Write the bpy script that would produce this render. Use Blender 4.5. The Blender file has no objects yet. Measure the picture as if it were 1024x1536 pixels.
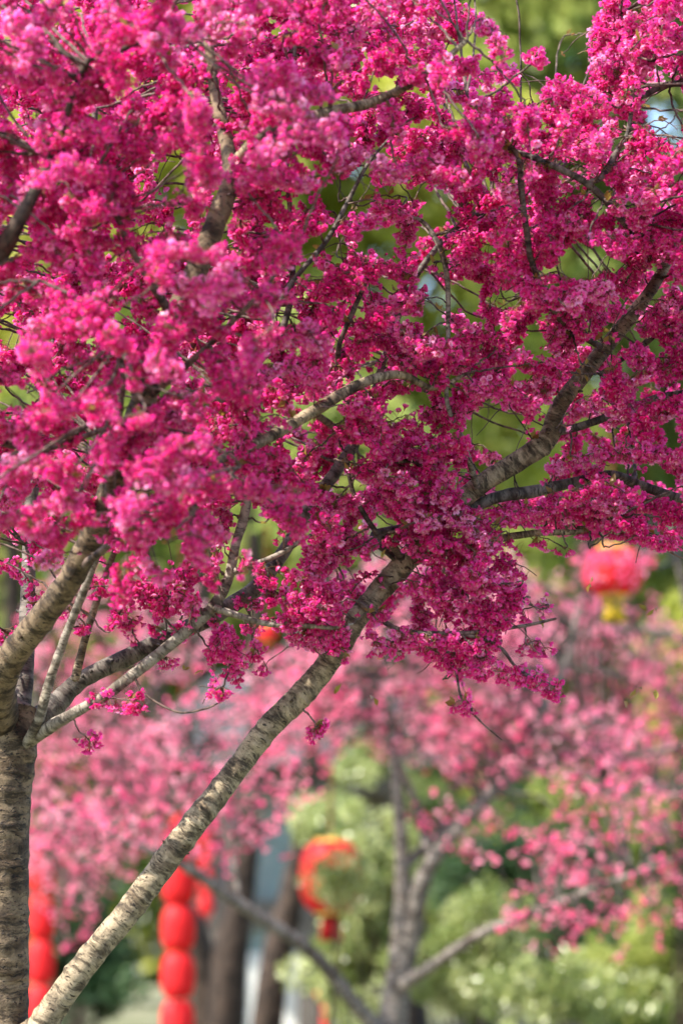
import bpy, math
import numpy as np

# ------------------------------------------------------------------ scene, camera, light
scn = bpy.context.scene
COL = scn.collection
R = math.radians
CAM_H, PITCH, LENS, SENS = 1.5, R(9.0), 100.0, 24.0
W, H = 1024.0, 1536.0
FPX = W * LENS / SENS
FOCUS = 7.3

cam_d = bpy.data.cameras.new('camera')
cam = bpy.data.objects.new('camera', cam_d)
COL.objects.link(cam)
cam.location = (0, 0, CAM_H)
cam.rotation_euler = (R(90) + PITCH, 0, 0)
cam_d.sensor_fit = 'HORIZONTAL'
cam_d.sensor_width = SENS
cam_d.lens = LENS
cam_d.clip_start = 0.1
cam_d.clip_end = 2000
cam_d.dof.use_dof = True
cam_d.dof.focus_distance = FOCUS
cam_d.dof.aperture_fstop = 1.75
scn.camera = cam

SUN_DIR = np.array((-0.58, -0.34, 0.78)); SUN_DIR /= np.linalg.norm(SUN_DIR)
SUN_EL = math.asin(SUN_DIR[2])
SUN_AZ = math.atan2(SUN_DIR[0], SUN_DIR[1])
world = bpy.data.worlds.new('World'); scn.world = world; world.use_nodes = True
wn = world.node_tree.nodes; wl = world.node_tree.links
sky = wn.new('ShaderNodeTexSky'); sky.sky_type = 'NISHITA'; sky.sun_disc = False
sky.sun_elevation = SUN_EL; sky.sun_rotation = SUN_AZ
sky.air_density = 1.0; sky.dust_density = 1.2
bg = wn['Background']; bg.inputs['Strength'].default_value = 0.15
wl.new(sky.outputs[0], bg.inputs['Color'])
sun_d = bpy.data.lights.new('sun', 'SUN'); sun = bpy.data.objects.new('sun', sun_d); COL.objects.link(sun)
sun_d.energy = 3.8; sun_d.angle = R(0.5); sun_d.color = (1.0, 0.93, 0.82)
import mathutils
sun.rotation_euler = mathutils.Vector(SUN_DIR).to_track_quat('Z', 'Y').to_euler()
sun.location = (-6, -4, 12)
scn.view_settings.view_transform = 'Standard'; scn.view_settings.look = 'None'
scn.view_settings.gamma = 1.0; scn.view_settings.exposure = 1.8
scn.render.engine = 'CYCLES'
scn.cycles.use_denoising = True
scn.cycles.max_bounces = 7; scn.cycles.diffuse_bounces = 5; scn.cycles.glossy_bounces = 2
scn.cycles.transmission_bounces = 3
scn.cycles.caustics_reflective = False; scn.cycles.caustics_refractive = False

rng = np.random.default_rng(11)
CP, SP = math.cos(PITCH), math.sin(PITCH)
RIGHT = np.array((1.0, 0, 0)); FWD = np.array((0, CP, SP)); UPV = np.array((0, -SP, CP))
CAMP = np.array((0, 0, CAM_H))


def at(px, py, d):
    return CAMP + FWD * d + RIGHT * ((px - W / 2) / FPX * d) + UPV * (-(py - H / 2) / FPX * d)


def project(P):
    q = np.asarray(P) - CAMP
    d = q @ FWD
    return W / 2 + (q @ RIGHT) / d * FPX, H / 2 - (q @ UPV) / d * FPX, d


def unit(v):
    v = np.asarray(v, float)
    return v / np.maximum(np.linalg.norm(v, axis=-1, keepdims=True), 1e-9)


# ------------------------------------------------------------------ materials
def new_mat(name):
    m = bpy.data.materials.new(name); m.use_nodes = True
    nt = m.node_tree; nt.nodes.clear()
    out = nt.nodes.new('ShaderNodeOutputMaterial')
    return m, nt, out


def N(nt, t, **kw):
    n = nt.nodes.new(t)
    for k, v in kw.items():
        setattr(n, k, v)
    return n


def ramp(nt, fac, stops):
    r = N(nt, 'ShaderNodeValToRGB')
    e = r.color_ramp.elements
    while len(e) < len(stops):
        e.new(0.5)
    for el, (p, c) in zip(e, stops):
        el.position = p; el.color = (*c, 1)
    nt.links.new(fac, r.inputs[0])
    return r.outputs[0]


def mixc(nt, fac, a, b, mode='MIX'):
    n = N(nt, 'ShaderNodeMix'); n.data_type = 'RGBA'; n.blend_type = mode
    for sock, v in ((n.inputs[0], fac), (n.inputs[6], a), (n.inputs[7], b)):
        if isinstance(v, (int, float)):
            sock.default_value = v
        elif isinstance(v, tuple):
            sock.default_value = (*v, 1)
        else:
            nt.links.new(v, sock)
    return n.outputs[2]


def noise(nt, vec, scale, detail=3, rough=0.55, vscale=None):
    if vscale is not None:
        mp = N(nt, 'ShaderNodeMapping'); mp.inputs['Scale'].default_value = vscale
        nt.links.new(vec, mp.inputs[0]); vec = mp.outputs[0]
    n = N(nt, 'ShaderNodeTexNoise')
    n.inputs['Scale'].default_value = scale; n.inputs['Detail'].default_value = detail
    n.inputs['Roughness'].default_value = rough
    nt.links.new(vec, n.inputs['Vector'])
    return n.outputs['Fac']


def leafy_mat(name, stops, trans=0.4, rough=0.45, spec=0.35, tip=None, tcol=1.15):
    """thin petal or leaf: colour from the per-flower attribute, light passes through it"""
    m, nt, out = new_mat(name)
    a = N(nt, 'ShaderNodeAttribute'); a.attribute_name = 'rnd'
    c = ramp(nt, a.outputs['Fac'], stops)
    if tip is not None:
        t = N(nt, 'ShaderNodeAttribute'); t.attribute_name = 'tip'
        c = mixc(nt, t.outputs['Fac'], tip, c)
    p = N(nt, 'ShaderNodeBsdfPrincipled')
    p.inputs['Roughness'].default_value = rough
    p.inputs['Specular IOR Level'].default_value = spec
    nt.links.new(c, p.inputs['Base Color'])
    tr = N(nt, 'ShaderNodeBsdfTranslucent')
    g = N(nt, 'ShaderNodeMix'); g.data_type = 'RGBA'; g.blend_type = 'MULTIPLY'
    g.inputs[0].default_value = 1.0
    nt.links.new(c, g.inputs[6]); g.inputs[7].default_value = (tcol, tcol, tcol, 1)
    nt.links.new(g.outputs[2], tr.inputs['Color'])
    mx = N(nt, 'ShaderNodeMixShader'); mx.inputs[0].default_value = trans
    nt.links.new(p.outputs[0], mx.inputs[1]); nt.links.new(tr.outputs[0], mx.inputs[2])
    nt.links.new(mx.outputs[0], out.inputs[0])
    return m


def bark_mat(name, pale, mid, dark, band=1.0, bump=0.6):
    m, nt, out = new_mat(name)
    a = N(nt, 'ShaderNodeAttribute'); a.attribute_name = 'bark'
    v = a.outputs['Vector']
    wob = N(nt, 'ShaderNodeTexNoise'); wob.inputs['Scale'].default_value = 22; wob.inputs['Detail'].default_value = 2
    nt.links.new(v, wob.inputs['Vector'])
    va = N(nt, 'ShaderNodeVectorMath', operation='MULTIPLY_ADD')
    nt.links.new(wob.outputs['Color'], va.inputs[0]); va.inputs[1].default_value = (0.02, 0.02, 0.03); nt.links.new(v, va.inputs[2]); v = va.outputs[0]
    big = noise(nt, v, 1.0, 4, 0.65, (20, 20, 17))
    bands = noise(nt, v, 1.0, 5, 0.7, (16, 16, 62 * band))
    lent = noise(nt, v, 1.0, 2, 0.5, (60, 60, 250 * band))
    fine = noise(nt, v, 260, 3, 0.6)
    base = ramp(nt, big, [(0.36, mid), (0.50, tuple(0.75 * x + 0.25 * y for x, y in zip(pale, mid))), (0.66, pale)])
    bcol = ramp(nt, bands, [(0.40, tuple(x * 0.55 for x in mid)), (0.53, (1, 1, 1))])
    c = mixc(nt, 0.8, base, bcol, 'MULTIPLY')
    lm = N(nt, 'ShaderNodeMapRange'); lm.inputs[1].default_value = 0.61; lm.inputs[2].default_value = 0.67
    nt.links.new(lent, lm.inputs[0])
    c = mixc(nt, lm.outputs[0], c, dark)
    scar = noise(nt, v, 1.0, 3, 0.6, (7, 7, 24))
    c = mixc(nt, 0.85, c, ramp(nt, scar, [(0.40, (0.36, 0.31, 0.28)), (0.49, (1, 1, 1)), (0.62, (1, 1, 1)), (0.70, (1.25, 1.25, 1.22))]), 'MULTIPLY')
    fr = ramp(nt, fine, [(0.3, (0.72, 0.70, 0.68)), (0.7, (1.1, 1.08, 1.05))])
    c = mixc(nt, 0.8, c, fr, 'MULTIPLY')
    p = N(nt, 'ShaderNodeBsdfPrincipled'); p.inputs['Roughness'].default_value = 0.72
    p.inputs['Specular IOR Level'].default_value = 0.25
    nt.links.new(c, p.inputs['Base Color'])
    s1 = N(nt, 'ShaderNodeMath', operation='MULTIPLY_ADD')
    nt.links.new(lm.outputs[0], s1.inputs[0]); s1.inputs[1].default_value = 0.5; nt.links.new(bands, s1.inputs[2])
    s2 = N(nt, 'ShaderNodeMath', operation='MULTIPLY_ADD')
    nt.links.new(fine, s2.inputs[0]); s2.inputs[1].default_value = 0.5; nt.links.new(s1.outputs[0], s2.inputs[2])
    b = N(nt, 'ShaderNodeBump'); b.inputs['Strength'].default_value = bump; b.inputs['Distance'].default_value = 0.006
    nt.links.new(s2.outputs[0], b.inputs['Height']); nt.links.new(b.outputs[0], p.inputs['Normal'])
    nt.links.new(p.outputs[0], out.inputs[0])
    return m


def plain_mat(name, col, rough=0.6, var=0.15, scale=6.0, spec=0.4, bump=0.0, trans=0.0, metallic=0.0):
    m, nt, out = new_mat(name)
    tc = N(nt, 'ShaderNodeTexCoord')
    f = noise(nt, tc.outputs['Object'], scale, 4, 0.6)
    c = ramp(nt, f, [(0.3, tuple(x * (1 - var) for x in col)), (0.7, tuple(min(1, x * (1 + var)) for x in col))])
    p = N(nt, 'ShaderNodeBsdfPrincipled'); p.inputs['Roughness'].default_value = rough
    p.inputs['Specular IOR Level'].default_value = spec; p.inputs['Metallic'].default_value = metallic
    nt.links.new(c, p.inputs['Base Color'])
    if bump:
        b = N(nt, 'ShaderNodeBump'); b.inputs['Strength'].default_value = bump; b.inputs['Distance'].default_value = 0.02
        nt.links.new(f, b.inputs['Height']); nt.links.new(b.outputs[0], p.inputs['Normal'])
    sh = p.outputs[0]
    if trans:
        tr = N(nt, 'ShaderNodeBsdfTranslucent'); nt.links.new(c, tr.inputs['Color'])
        mx = N(nt, 'ShaderNodeMixShader'); mx.inputs[0].default_value = trans
        nt.links.new(sh, mx.inputs[1]); nt.links.new(tr.outputs[0], mx.inputs[2]); sh = mx.outputs[0]
    nt.links.new(sh, out.inputs[0])
    return m


M = {}
M['petal'] = leafy_mat('magenta_petal', [(0.0, (0.72, 0.016, 0.24)), (0.4, (0.83, 0.052, 0.38)),
                                         (0.75, (0.88, 0.15, 0.53)), (1.0, (0.93, 0.46, 0.75))],
                       trans=0.54, rough=0.40, spec=0.6, tip=(0.58, 0.008, 0.12))
M['calyx'] = leafy_mat('calyx_red', [(0.0, (0.20, 0.012, 0.03)), (1.0, (0.30, 0.03, 0.04))], trans=0.1, rough=0.5)
M['stem'] = leafy_mat('pedicel_green', [(0.0, (0.16, 0.06, 0.03)), (1.0, (0.24, 0.17, 0.05))], trans=0.15, rough=0.5)
M['stamen'] = leafy_mat('stamen_pale', [(0.0, (0.75, 0.35, 0.42)), (1.0, (0.85, 0.62, 0.45))], trans=0.3, rough=0.5)
M['young'] = leafy_mat('young_leaf', [(0.0, (0.22, 0.10, 0.03)), (1.0, (0.30, 0.26, 0.05))], trans=0.45, rough=0.4)
M['pink'] = leafy_mat('pink_petal', [(0.0, (0.84, 0.07, 0.24)), (0.5, (0.90, 0.20, 0.37)), (1.0, (0.93, 0.47, 0.56))],
                      trans=0.5, rough=0.5, spec=0.3)
M['bark'] = bark_mat('cherry_bark', (0.36, 0.287, 0.19), (0.125, 0.095, 0.063), (0.034, 0.026, 0.020))
M['bark_trunk'] = bark_mat('cherry_trunk_bark', (0.22, 0.16, 0.10), (0.085, 0.060, 0.040), (0.020, 0.016, 0.014), band=0.75, bump=0.9)
M['bark_pale'] = bark_mat('pale_young_bark', (0.313, 0.279, 0.231), (0.184, 0.156, 0.129), (0.061, 0.048, 0.041), bump=0.4)
M['bark_grey'] = bark_mat('grey_bark', (0.177, 0.156, 0.136), (0.088, 0.075, 0.068), (0.034, 0.027, 0.027), bump=0.4)
M['bark_far'] = bark_mat('weathered_grey_bark', (0.24, 0.21, 0.185), (0.13, 0.115, 0.10), (0.06, 0.05, 0.045), bump=0.4)
M['twig'] = bark_mat('twig_bark', (0.17, 0.12, 0.10), (0.10, 0.07, 0.06), (0.04, 0.03, 0.03), bump=0.2)
M['bark_dark'] = bark_mat('dark_trunk_bark', (0.075, 0.050, 0.036), (0.04, 0.028, 0.022), (0.025, 0.02, 0.018), band=0.2)
M['leaf_yellow'] = leafy_mat('yellow_green_leaf', [(0.0, (0.20, 0.25, 0.03)), (0.5, (0.42, 0.45, 0.06)), (1.0, (0.62, 0.60, 0.15))], trans=0.58, rough=0.35)
M['leaf_mid'] = leafy_mat('mid_green_leaf', [(0.0, (0.05, 0.10, 0.02)), (0.5, (0.21, 0.28, 0.055)), (1.0, (0.46, 0.49, 0.14))], trans=0.45, rough=0.33)
M['leaf_dark'] = leafy_mat('dark_green_leaf', [(0.0, (0.02, 0.055, 0.02)), (1.0, (0.08, 0.15, 0.055))], trans=0.25, rough=0.4)
M['leaf_pale'] = leafy_mat('pale_green_leaf', [(0.0, (0.13, 0.18, 0.05)), (0.6, (0.30, 0.36, 0.11)), (1.0, (0.48, 0.52, 0.24))], trans=0.4, rough=0.25, spec=0.7)


# ------------------------------------------------------------------ mesh buffer
class Buf:
    def __init__(s):
        s.v = []; s.f = {3: [], 4: []}; s.m = {3: [], 4: []}; s.rnd = []; s.tip = []; s.bark = []; s.n = 0

    def add(s, v, faces, mat=0, rnd=0.5, tip=1.0, bark=None):
        v = np.asarray(v, float).reshape(-1, 3); faces = np.asarray(faces, int)
        k = faces.shape[1]
        s.v.append(v); s.f[k].append(faces + s.n)
        s.m[k].append(np.broadcast_to(np.asarray(mat), (len(faces),)))
        s.rnd.append(np.broadcast_to(np.asarray(rnd, float), (len(v),)))
        s.tip.append(np.broadcast_to(np.asarray(tip, float), (len(v),)))
        s.bark.append(v if bark is None else bark)
        s.n += len(v)

    def build(s, name, mats, parent=None, base=None, smooth=True):
        me = bpy.data.meshes.new(name)
        v = np.concatenate(s.v) if s.v else np.zeros((0, 3))
        if base is not None:
            v = v - np.asarray(base)
        fl, ls, lt, mi = [], [], [], []
        off = 0
        for k in (3, 4):
            if s.f[k]:
                f = np.concatenate(s.f[k])
                fl.append(f.ravel()); ls.append(off + np.arange(len(f)) * k); lt.append(np.full(len(f), k))
                mi.append(np.concatenate(s.m[k])); off += len(f) * k
        fl = np.concatenate(fl); ls = np.concatenate(ls); mi = np.concatenate(mi)
        me.vertices.add(len(v)); me.vertices.foreach_set('co', v.astype(np.float32).ravel())
        me.loops.add(len(fl)); me.loops.foreach_set('vertex_index', fl.astype(np.int32))
        me.polygons.add(len(ls)); me.polygons.foreach_set('loop_start', ls.astype(np.int32))
        me.polygons.foreach_set('material_index', mi.astype(np.int32))
        me.polygons.foreach_set('use_smooth', np.full(len(ls), smooth))
        for nm, dat in (('rnd', s.rnd), ('tip', s.tip)):
            at_ = me.attributes.new(nm, 'FLOAT', 'POINT')
            at_.data.foreach_set('value', np.concatenate(dat).astype(np.float32))
        at_ = me.attributes.new('bark', 'FLOAT_VECTOR', 'POINT')
        at_.data.foreach_set('vector', np.concatenate(s.bark).astype(np.float32).ravel())
        for m in mats:
            me.materials.append(m)
        me.update(calc_edges=True)
        o = bpy.data.objects.new(name, me); COL.objects.link(o)
        if parent is not None:
            o.parent = parent
        return o


def tag(o, label=None, cat=None, group=None, kind=None):
    if label: o['label'] = label
    if cat: o['category'] = cat
    if group: o['group'] = group
    if kind: o['kind'] = kind
    return o


def empty(name, loc, label, cat, group=None):
    o = bpy.data.objects.new(name, None); COL.objects.link(o)
    o.location = tuple(loc); o.empty_display_size = 0.2
    return tag(o, label, cat, group)


def spline(P, n):
    """Catmull-Rom through rows of P (any width), n samples"""
    P = np.asarray(P, float)
    if len(P) == 2:
        t = np.linspace(0, 1, n)[:, None]
        return P[0] * (1 - t) + P[1] * t
    Q = np.vstack([2 * P[0] - P[1], P, 2 * P[-1] - P[-2]])
    seg = np.linspace(0, len(P) - 1 - 1e-9, n)
    i = seg.astype(int); t = (seg - i)[:, None]
    a, b, c, d = Q[i], Q[i + 1], Q[i + 2], Q[i + 3]
    return 0.5 * (2 * b + (c - a) * t + (2 * a - 5 * b + 4 * c - d) * t ** 2 + (3 * b - a - 3 * c + d) * t ** 3)


def tube(buf, pts, rad, nseg=8, mat=0, rough=0.0, rings=0.0, cap=True, seed=0):
    pts = np.asarray(pts, float); rad = np.asarray(rad, float)
    n = len(pts)
    T = unit(np.gradient(pts, axis=0))
    ref = np.array((0.0, 0.0, 1.0)) if abs(T[0][2]) < 0.9 else np.array((1.0, 0, 0))
    u = unit(np.cross(T[0], ref)); U = [u]
    for k in range(1, n):
        u = U[-1] - T[k] * np.dot(U[-1], T[k]); U.append(unit(u))
    U = np.array(U); V = np.cross(T, U)
    ang = np.linspace(0, 2 * np.pi, nseg, endpoint=False)
    L = np.concatenate([[0], np.cumsum(np.linalg.norm(np.diff(pts, axis=0), axis=1))])
    rr = rad[:, None] * np.ones((1, nseg))
    if rough or rings:
        r2 = np.random.default_rng(seed + 5)
        k = np.zeros_like(rr)
        for _ in range(26):
            fa = r2.integers(0, 5); fl = r2.uniform(5, 150); ph = r2.uniform(0, 6.28, 2)
            k += np.sin(fa * ang[None, :] + ph[0] + 1.3 * np.sin(L[:, None] * 9 + ph[1])) * np.sin(fl * L[:, None] + ph[1]) / 26 ** 0.5
        g = np.zeros(n)
        x = r2.uniform(0.0, 0.05)
        while x < L[-1]:
            g += np.exp(-((L - x) / r2.uniform(0.004, 0.010)) ** 2) * r2.uniform(0.3, 1.0)
            x += r2.uniform(0.018, 0.075)
        kn = np.zeros_like(rr)
        for _ in range(int(L[-1] * 7) + 1):
            x = r2.uniform(0, L[-1]); a0 = r2.uniform(0, 6.28)
            da = np.abs((ang[None, :] - a0 + np.pi) % (2 * np.pi) - np.pi)
            kn += np.exp(-((L[:, None] - x) / r2.uniform(0.008, 0.018)) ** 2 - (da / 0.5) ** 2) * r2.uniform(0.5, 1.3)
        rr = rr * (1 + rough * k + rings * g[:, None] * (0.6 + 0.4 * np.sin(ang[None, :] + L[:, None] * 40)) + 1.6 * rings * kn)
    v = pts[:, None, :] + rr[..., None] * (np.cos(ang)[None, :, None] * U[:, None, :] + np.sin(ang)[None, :, None] * V[:, None, :])
    bk = np.empty_like(v)
    bk[..., 0] = np.cos(ang) * rad[:, None]; bk[..., 1] = np.sin(ang) * rad[:, None]; bk[..., 2] = L[:, None]
    bk = bk + np.array((seed * 0.731 % 7, seed * 0.417 % 5, seed * 1.13 % 9))
    idx = np.arange(n * nseg).reshape(n, nseg)
    a = idx[:-1]; b = idx[1:]
    f = np.stack([a, np.roll(a, -1, 1), np.roll(b, -1, 1), b], -1).reshape(-1, 4)
    buf.add(v.reshape(-1, 3), f, mat, bark=bk.reshape(-1, 3))
    if cap:
        for e, s in ((0, -1), (n - 1, 1)):
            c = pts[e] + T[e] * s * rad[e] * 0.5
            ring = v[e]
            fv = np.vstack([ring, c[None]])
            q = np.arange(nseg)
            tri = np.stack([q, np.roll(q, -1), np.full(nseg, nseg)], -1)
            if s < 0:
                tri = tri[:, ::-1]
            buf.add(fv, tri, mat, bark=np.vstack([bk[e], bk[e].mean(0)[None]]))


# ------------------------------------------------------------------ flower templates
def flower_template(kind, open_=1.0, seed=0):
    """axis along -Z, unit length ~1; returns verts, tris, mat, tip"""
    r2 = np.random.default_rng(seed)
    V, F, Mt, Tp = [], [], [], []

    def put(vs, fs, m, tp):
        o = len(V); V.extend(vs); F.extend([[a + o for a in f] for f in fs]); Mt.extend([m] * len(fs)); Tp.extend(tp)
    if kind == 'full':
        q = [2 * np.pi * k / 5 for k in range(5)]
        top = [(0.07 * math.cos(a), 0.07 * math.sin(a), 0.02) for a in q]
        bot = [(0.17 * math.cos(a), 0.17 * math.sin(a), -0.42) for a in q]
        fs = []
        for k in range(5):
            j = (k + 1) % 5
            fs += [[k, 5 + k, 5 + j], [k, 5 + j, j]]
        put(top + bot, fs, 1, [1.0] * 10)
        for k in range(5):
            a = q[k] + r2.uniform(-0.15, 0.15)
            w = 0.43 + r2.uniform(-0.05, 0.05); op = open_ * r2.uniform(0.8, 1.2)
            rm = 0.20 + 0.22 * op; rt = 0.26 + 0.42 * op; zt = -1.14 + 0.20 * op + r2.uniform(-.05, .05)
            def p(r, s, z):
                return (r * math.cos(a) - s * math.sin(a), r * math.sin(a) + s * math.cos(a), z)
            vs = [p(0.13, 0, -0.36), p(rm - 0.06, w * 0.8, -0.68), p(rm + 0.05, 0, -0.70), p(rm - 0.06, -w * 0.8, -0.68),
                  p(rt - 0.03, w * 0.55, zt), p(rt - 0.05, 0.0, zt + 0.07), p(rt - 0.03, -w * 0.55, zt)]
            put(vs, [[0, 2, 1], [0, 3, 2], [1, 2, 4], [2, 5, 4], [2, 6, 5], [2, 3, 6]], 0, [0.0, .8, .6, .8, 1, 1, 1])
        for k in range(4):
            a = r2.uniform(0, 6.28); rr = r2.uniform(0.08, 0.2)
            c, s_ = math.cos(a), math.sin(a)
            put([(0.05 * c - .015 * s_, 0.05 * s_ + .015 * c, -0.5), (0.05 * c + .015 * s_, 0.05 * s_ - .015 * c, -0.5),
                 (rr * c + .03 * s_, rr * s_ - .03 * c, -1.16), (rr * c - .03 * s_, rr * s_ + .03 * c, -1.2)],
                [[0, 1, 2], [0, 2, 3]], 3, [1.0] * 4)
    elif kind == 'bud':
        q = [2 * np.pi * k / 5 for k in range(5)]
        rings = [(0.07, 0.0), (0.15, -0.38), (0.27, -0.62), (0.20, -0.86)]
        vs = [(r * math.cos(a), r * math.sin(a), z) for r, z in rings for a in q] + [(0, 0, -0.98)]
        fs = []; 
        for i in range(3):
            for k in range(5):
                j = (k + 1) % 5
                fs.append(([i * 5 + k, i * 5 + 5 + k, i * 5 + 5 + j], i)); fs.append(([i * 5 + k, i * 5 + 5 + j, i * 5 + j], i))
        for k in range(5):
            fs.append(([15 + k, 20, 15 + (k + 1) % 5], 3))
        V = vs; F = [f for f, _ in fs]; Mt = [1 if i == 0 else 0 for _, i in fs]; Tp = [0.4] * len(vs)
    else:  # light far flower: five petals of two triangles
        for k in range(5):
            a = 2 * np.pi * k / 5 + r2.uniform(-.2, .2)
            def p(r, s, z):
                return (r * math.cos(a) - s * math.sin(a), r * math.sin(a) + s * math.cos(a), z)
            zt = -0.85 + r2.uniform(-.1, .1)
            put([p(0.02, 0, -0.35), p(0.45, 0.33, -0.62), p(0.45, -0.33, -0.62), p(0.66, 0, zt)], [[0, 2, 1], [1, 2, 3]], 0, [.3, 1, 1, 1])
    return np.array(V, float), np.array(F, int), np.array(Mt, int), np.array(Tp, float)


FULL = [flower_template('full', o, 3 + i) for i, o in enumerate((0.45, 0.7, 1.0, 1.3, 1.6))] + [flower_template('bud', 1, 9)]
FULL_P = np.array((0.15, 0.22, 0.25, 0.2, 0.11, 0.07))
FAR = [flower_template('far', 1, 20 + i) for i in range(3)]
FAR_P = np.array((0.34, 0.33, 0.33))


def frames(axis, r):
    """rotation matrices taking local -Z to axis with random spin"""
    z = -unit(axis); n = len(z)
    rnd = unit(r.normal(size=(n, 3)))
    x = unit(np.cross(rnd, z)); y = np.cross(z, x)
    return np.stack([x, y, z], -1)


def put_flowers(buf, loc, axis, size, rnd, templates, probs, r):
    if len(loc) == 0:
        return
    Rm = frames(axis, r)
    ch = r.choice(len(templates), len(loc), p=probs)
    for k, (tv, tf, tm, tt) in enumerate(templates):
        s = np.nonzero(ch == k)[0]
        if len(s) == 0:
            continue
        v = np.einsum('nij,vj->nvi', Rm[s], tv) * size[s][:, None, None] + loc[s][:, None, :]
        nv = len(tv)
        f = (tf[None] + (np.arange(len(s)) * nv)[:, None, None]).reshape(-1, 3)
        buf.add(v.reshape(-1, 3), f, np.tile(tm, len(s)), np.repeat(rnd[s], nv), np.tile(tt, len(s)))


def put_sticks(buf, A, B, rad, mat, rnd):
    """thin three-sided stalks A->B, bowed a little"""
    n = len(A)
    if n == 0:
        return
    t = unit(B - A)
    ref = np.tile((0.31, 0.52, 0.79), (n, 1))
    u = unit(np.cross(t, ref)); w = np.cross(t, u)
    ring = [u * math.cos(a) + w * math.sin(a) for a in (0, 2.094, 4.189)]
    mid = (A + B) / 2 + np.array((0, 0, 1.0)) * (np.linalg.norm(B - A, axis=1) * 0.10)[:, None]
    rows = []
    for c in (A, mid, B):
        for q in ring:
            rows.append(c + q * rad)
    v = np.stack(rows, 1)
    f = []
    for i in range(2):
        for k in range(3):
            j = (k + 1) % 3
            f.append([i * 3 + k, i * 3 + j, i * 3 + 3 + j, i * 3 + 3 + k])
    f = (np.array(f)[None] + (np.arange(n) * 9)[:, None, None]).reshape(-1, 4)
    buf.add(v.reshape(-1, 3), f, mat, np.repeat(rnd, 9))


# ------------------------------------------------------------------ where the blossom of the near tree hangs
EDGE = np.array([(-300, -420), (1300, -420), (1300, 820), (1060, 822), (985, 832), (930, 792), (880, 802), (835, 812), (795, 800),
                 (772, 830), (790, 880), (775, 925), (752, 955), (742, 985), (715, 1018), (690, 1030), (640, 985), (578, 972),
                 (545, 950), (500, 985), (440, 970), (415, 940), (392, 935), (375, 1000), (318, 1008), (285, 960), (250, 945), (205, 930),
                 (160, 950), (165, 890), (125, 870), (95, 848), (60, 900), (62, 960), (40, 990), (15, 1000), (-300, 1000)], float)
UPGAP = np.array([(700, -300), (705, 15), (745, 50), (768, 80), (775, 120), (762, 150), (795, 165), (830, 115), (880, 125), (888, 80),
                  (883, 45), (900, 20), (890, -300)], float)
GAPS = np.array([(525, 300, 42, 34), (612, 292, 50, 14), (575, 125, 24, 10), (346, 133, 10, 9), (257, 260, 24, 32), (220, 347, 22, 15),
                 (271, 333, 12, 26), (12, 503, 20, 30), (28, 598, 36, 20), (734, 375, 17, 12), (862, 254, 22, 13), (899, 304, 14, 30),
                 (880, 396, 50, 30), (760, 452, 30, 16), (800, 510, 10, 9), (742, 645, 48, 38), (785, 570, 16, 9), (505, 376, 16, 25),
                 (480, 420, 12, 11), (427, 477, 22, 20), (651, 468, 19, 42), (505, 633, 16, 11), (587, 631, 16, 12), (541, 681, 13, 12),
                 (522, 733, 24, 17), (582, 787, 20, 14), (572, 840, 22, 20), (392, 802, 22, 28), (250, 833, 27, 26), (222, 740, 17, 10),
                 (316, 831, 17, 12), (141, 800, 22, 10), (733, 791, 22, 12), (803, 815, 30, 13), (997, 172, 34, 48), (12, 829, 15, 10),
                 (73, 878, 13, 26), (180, 838, 26, 12), (700, 250, 14, 10), (660, 300, 18, 14)], float)
# stretches of bark the photo shows uncovered: x0, y0, x1, y1, radius
CLEAR = np.array([(0, 1020, 125, 852, 32), (540, 920, 622, 842, 26), (706, 737, 800, 682, 24), (800, 682, 842, 618, 24),
                  (842, 618, 988, 420, 19), (735, 748, 855, 724, 14), (918, 710, 1010, 742, 11), (850, 640, 900, 632, 8), (742, 808, 880, 796, 8),
                  (388, 666, 565, 568, 10), (560, 568, 640, 576, 6), (335, 895, 366, 765, 12), (316, 352, 334, 300, 18), (488, 722, 516, 690, 13),
                  (640, 340, 668, 400, 7), (668, 400, 672, 500, 6), (442, 418, 490, 360, 6), (490, 360, 550, 248, 6), (775, 232, 792, 352, 7),
                  (760, 222, 850, 258, 7), (850, 258, 912, 305, 6), (490, 168, 562, 150, 9), (317, 82, 317, 142, 8), (-5, 385, 26, 338, 15),
                  (508, 518, 545, 432, 5), (955, 145, 1015, 124, 8), (900, 272, 942, 196, 7), (200, 615, 248, 582, 10), (180, 560, 188, 640, 5),
                  (410, 855, 428, 820, 12), (30, 990, 44, 870, 13), (62, 1060, 130, 870, 9), (118, 1000, 150, 890, 8), (80, 1050, 330, 915, 18),
                  (330, 920, 400, 936, 7), (960, 600, 1000, 590, 6), (555, 800, 600, 792, 7)], float)


def in_poly(x, y, P):
    ins = np.zeros(len(x), bool)
    j = len(P) - 1
    for i in range(len(P)):
        xi, yi = P[i]; xj, yj = P[j]
        c = ((yi > y) != (yj > y)) & (x < (xj - xi) * (y - yi) / (yj - yi + 1e-12) + xi)
        ins ^= c; j = i
    return ins


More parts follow.
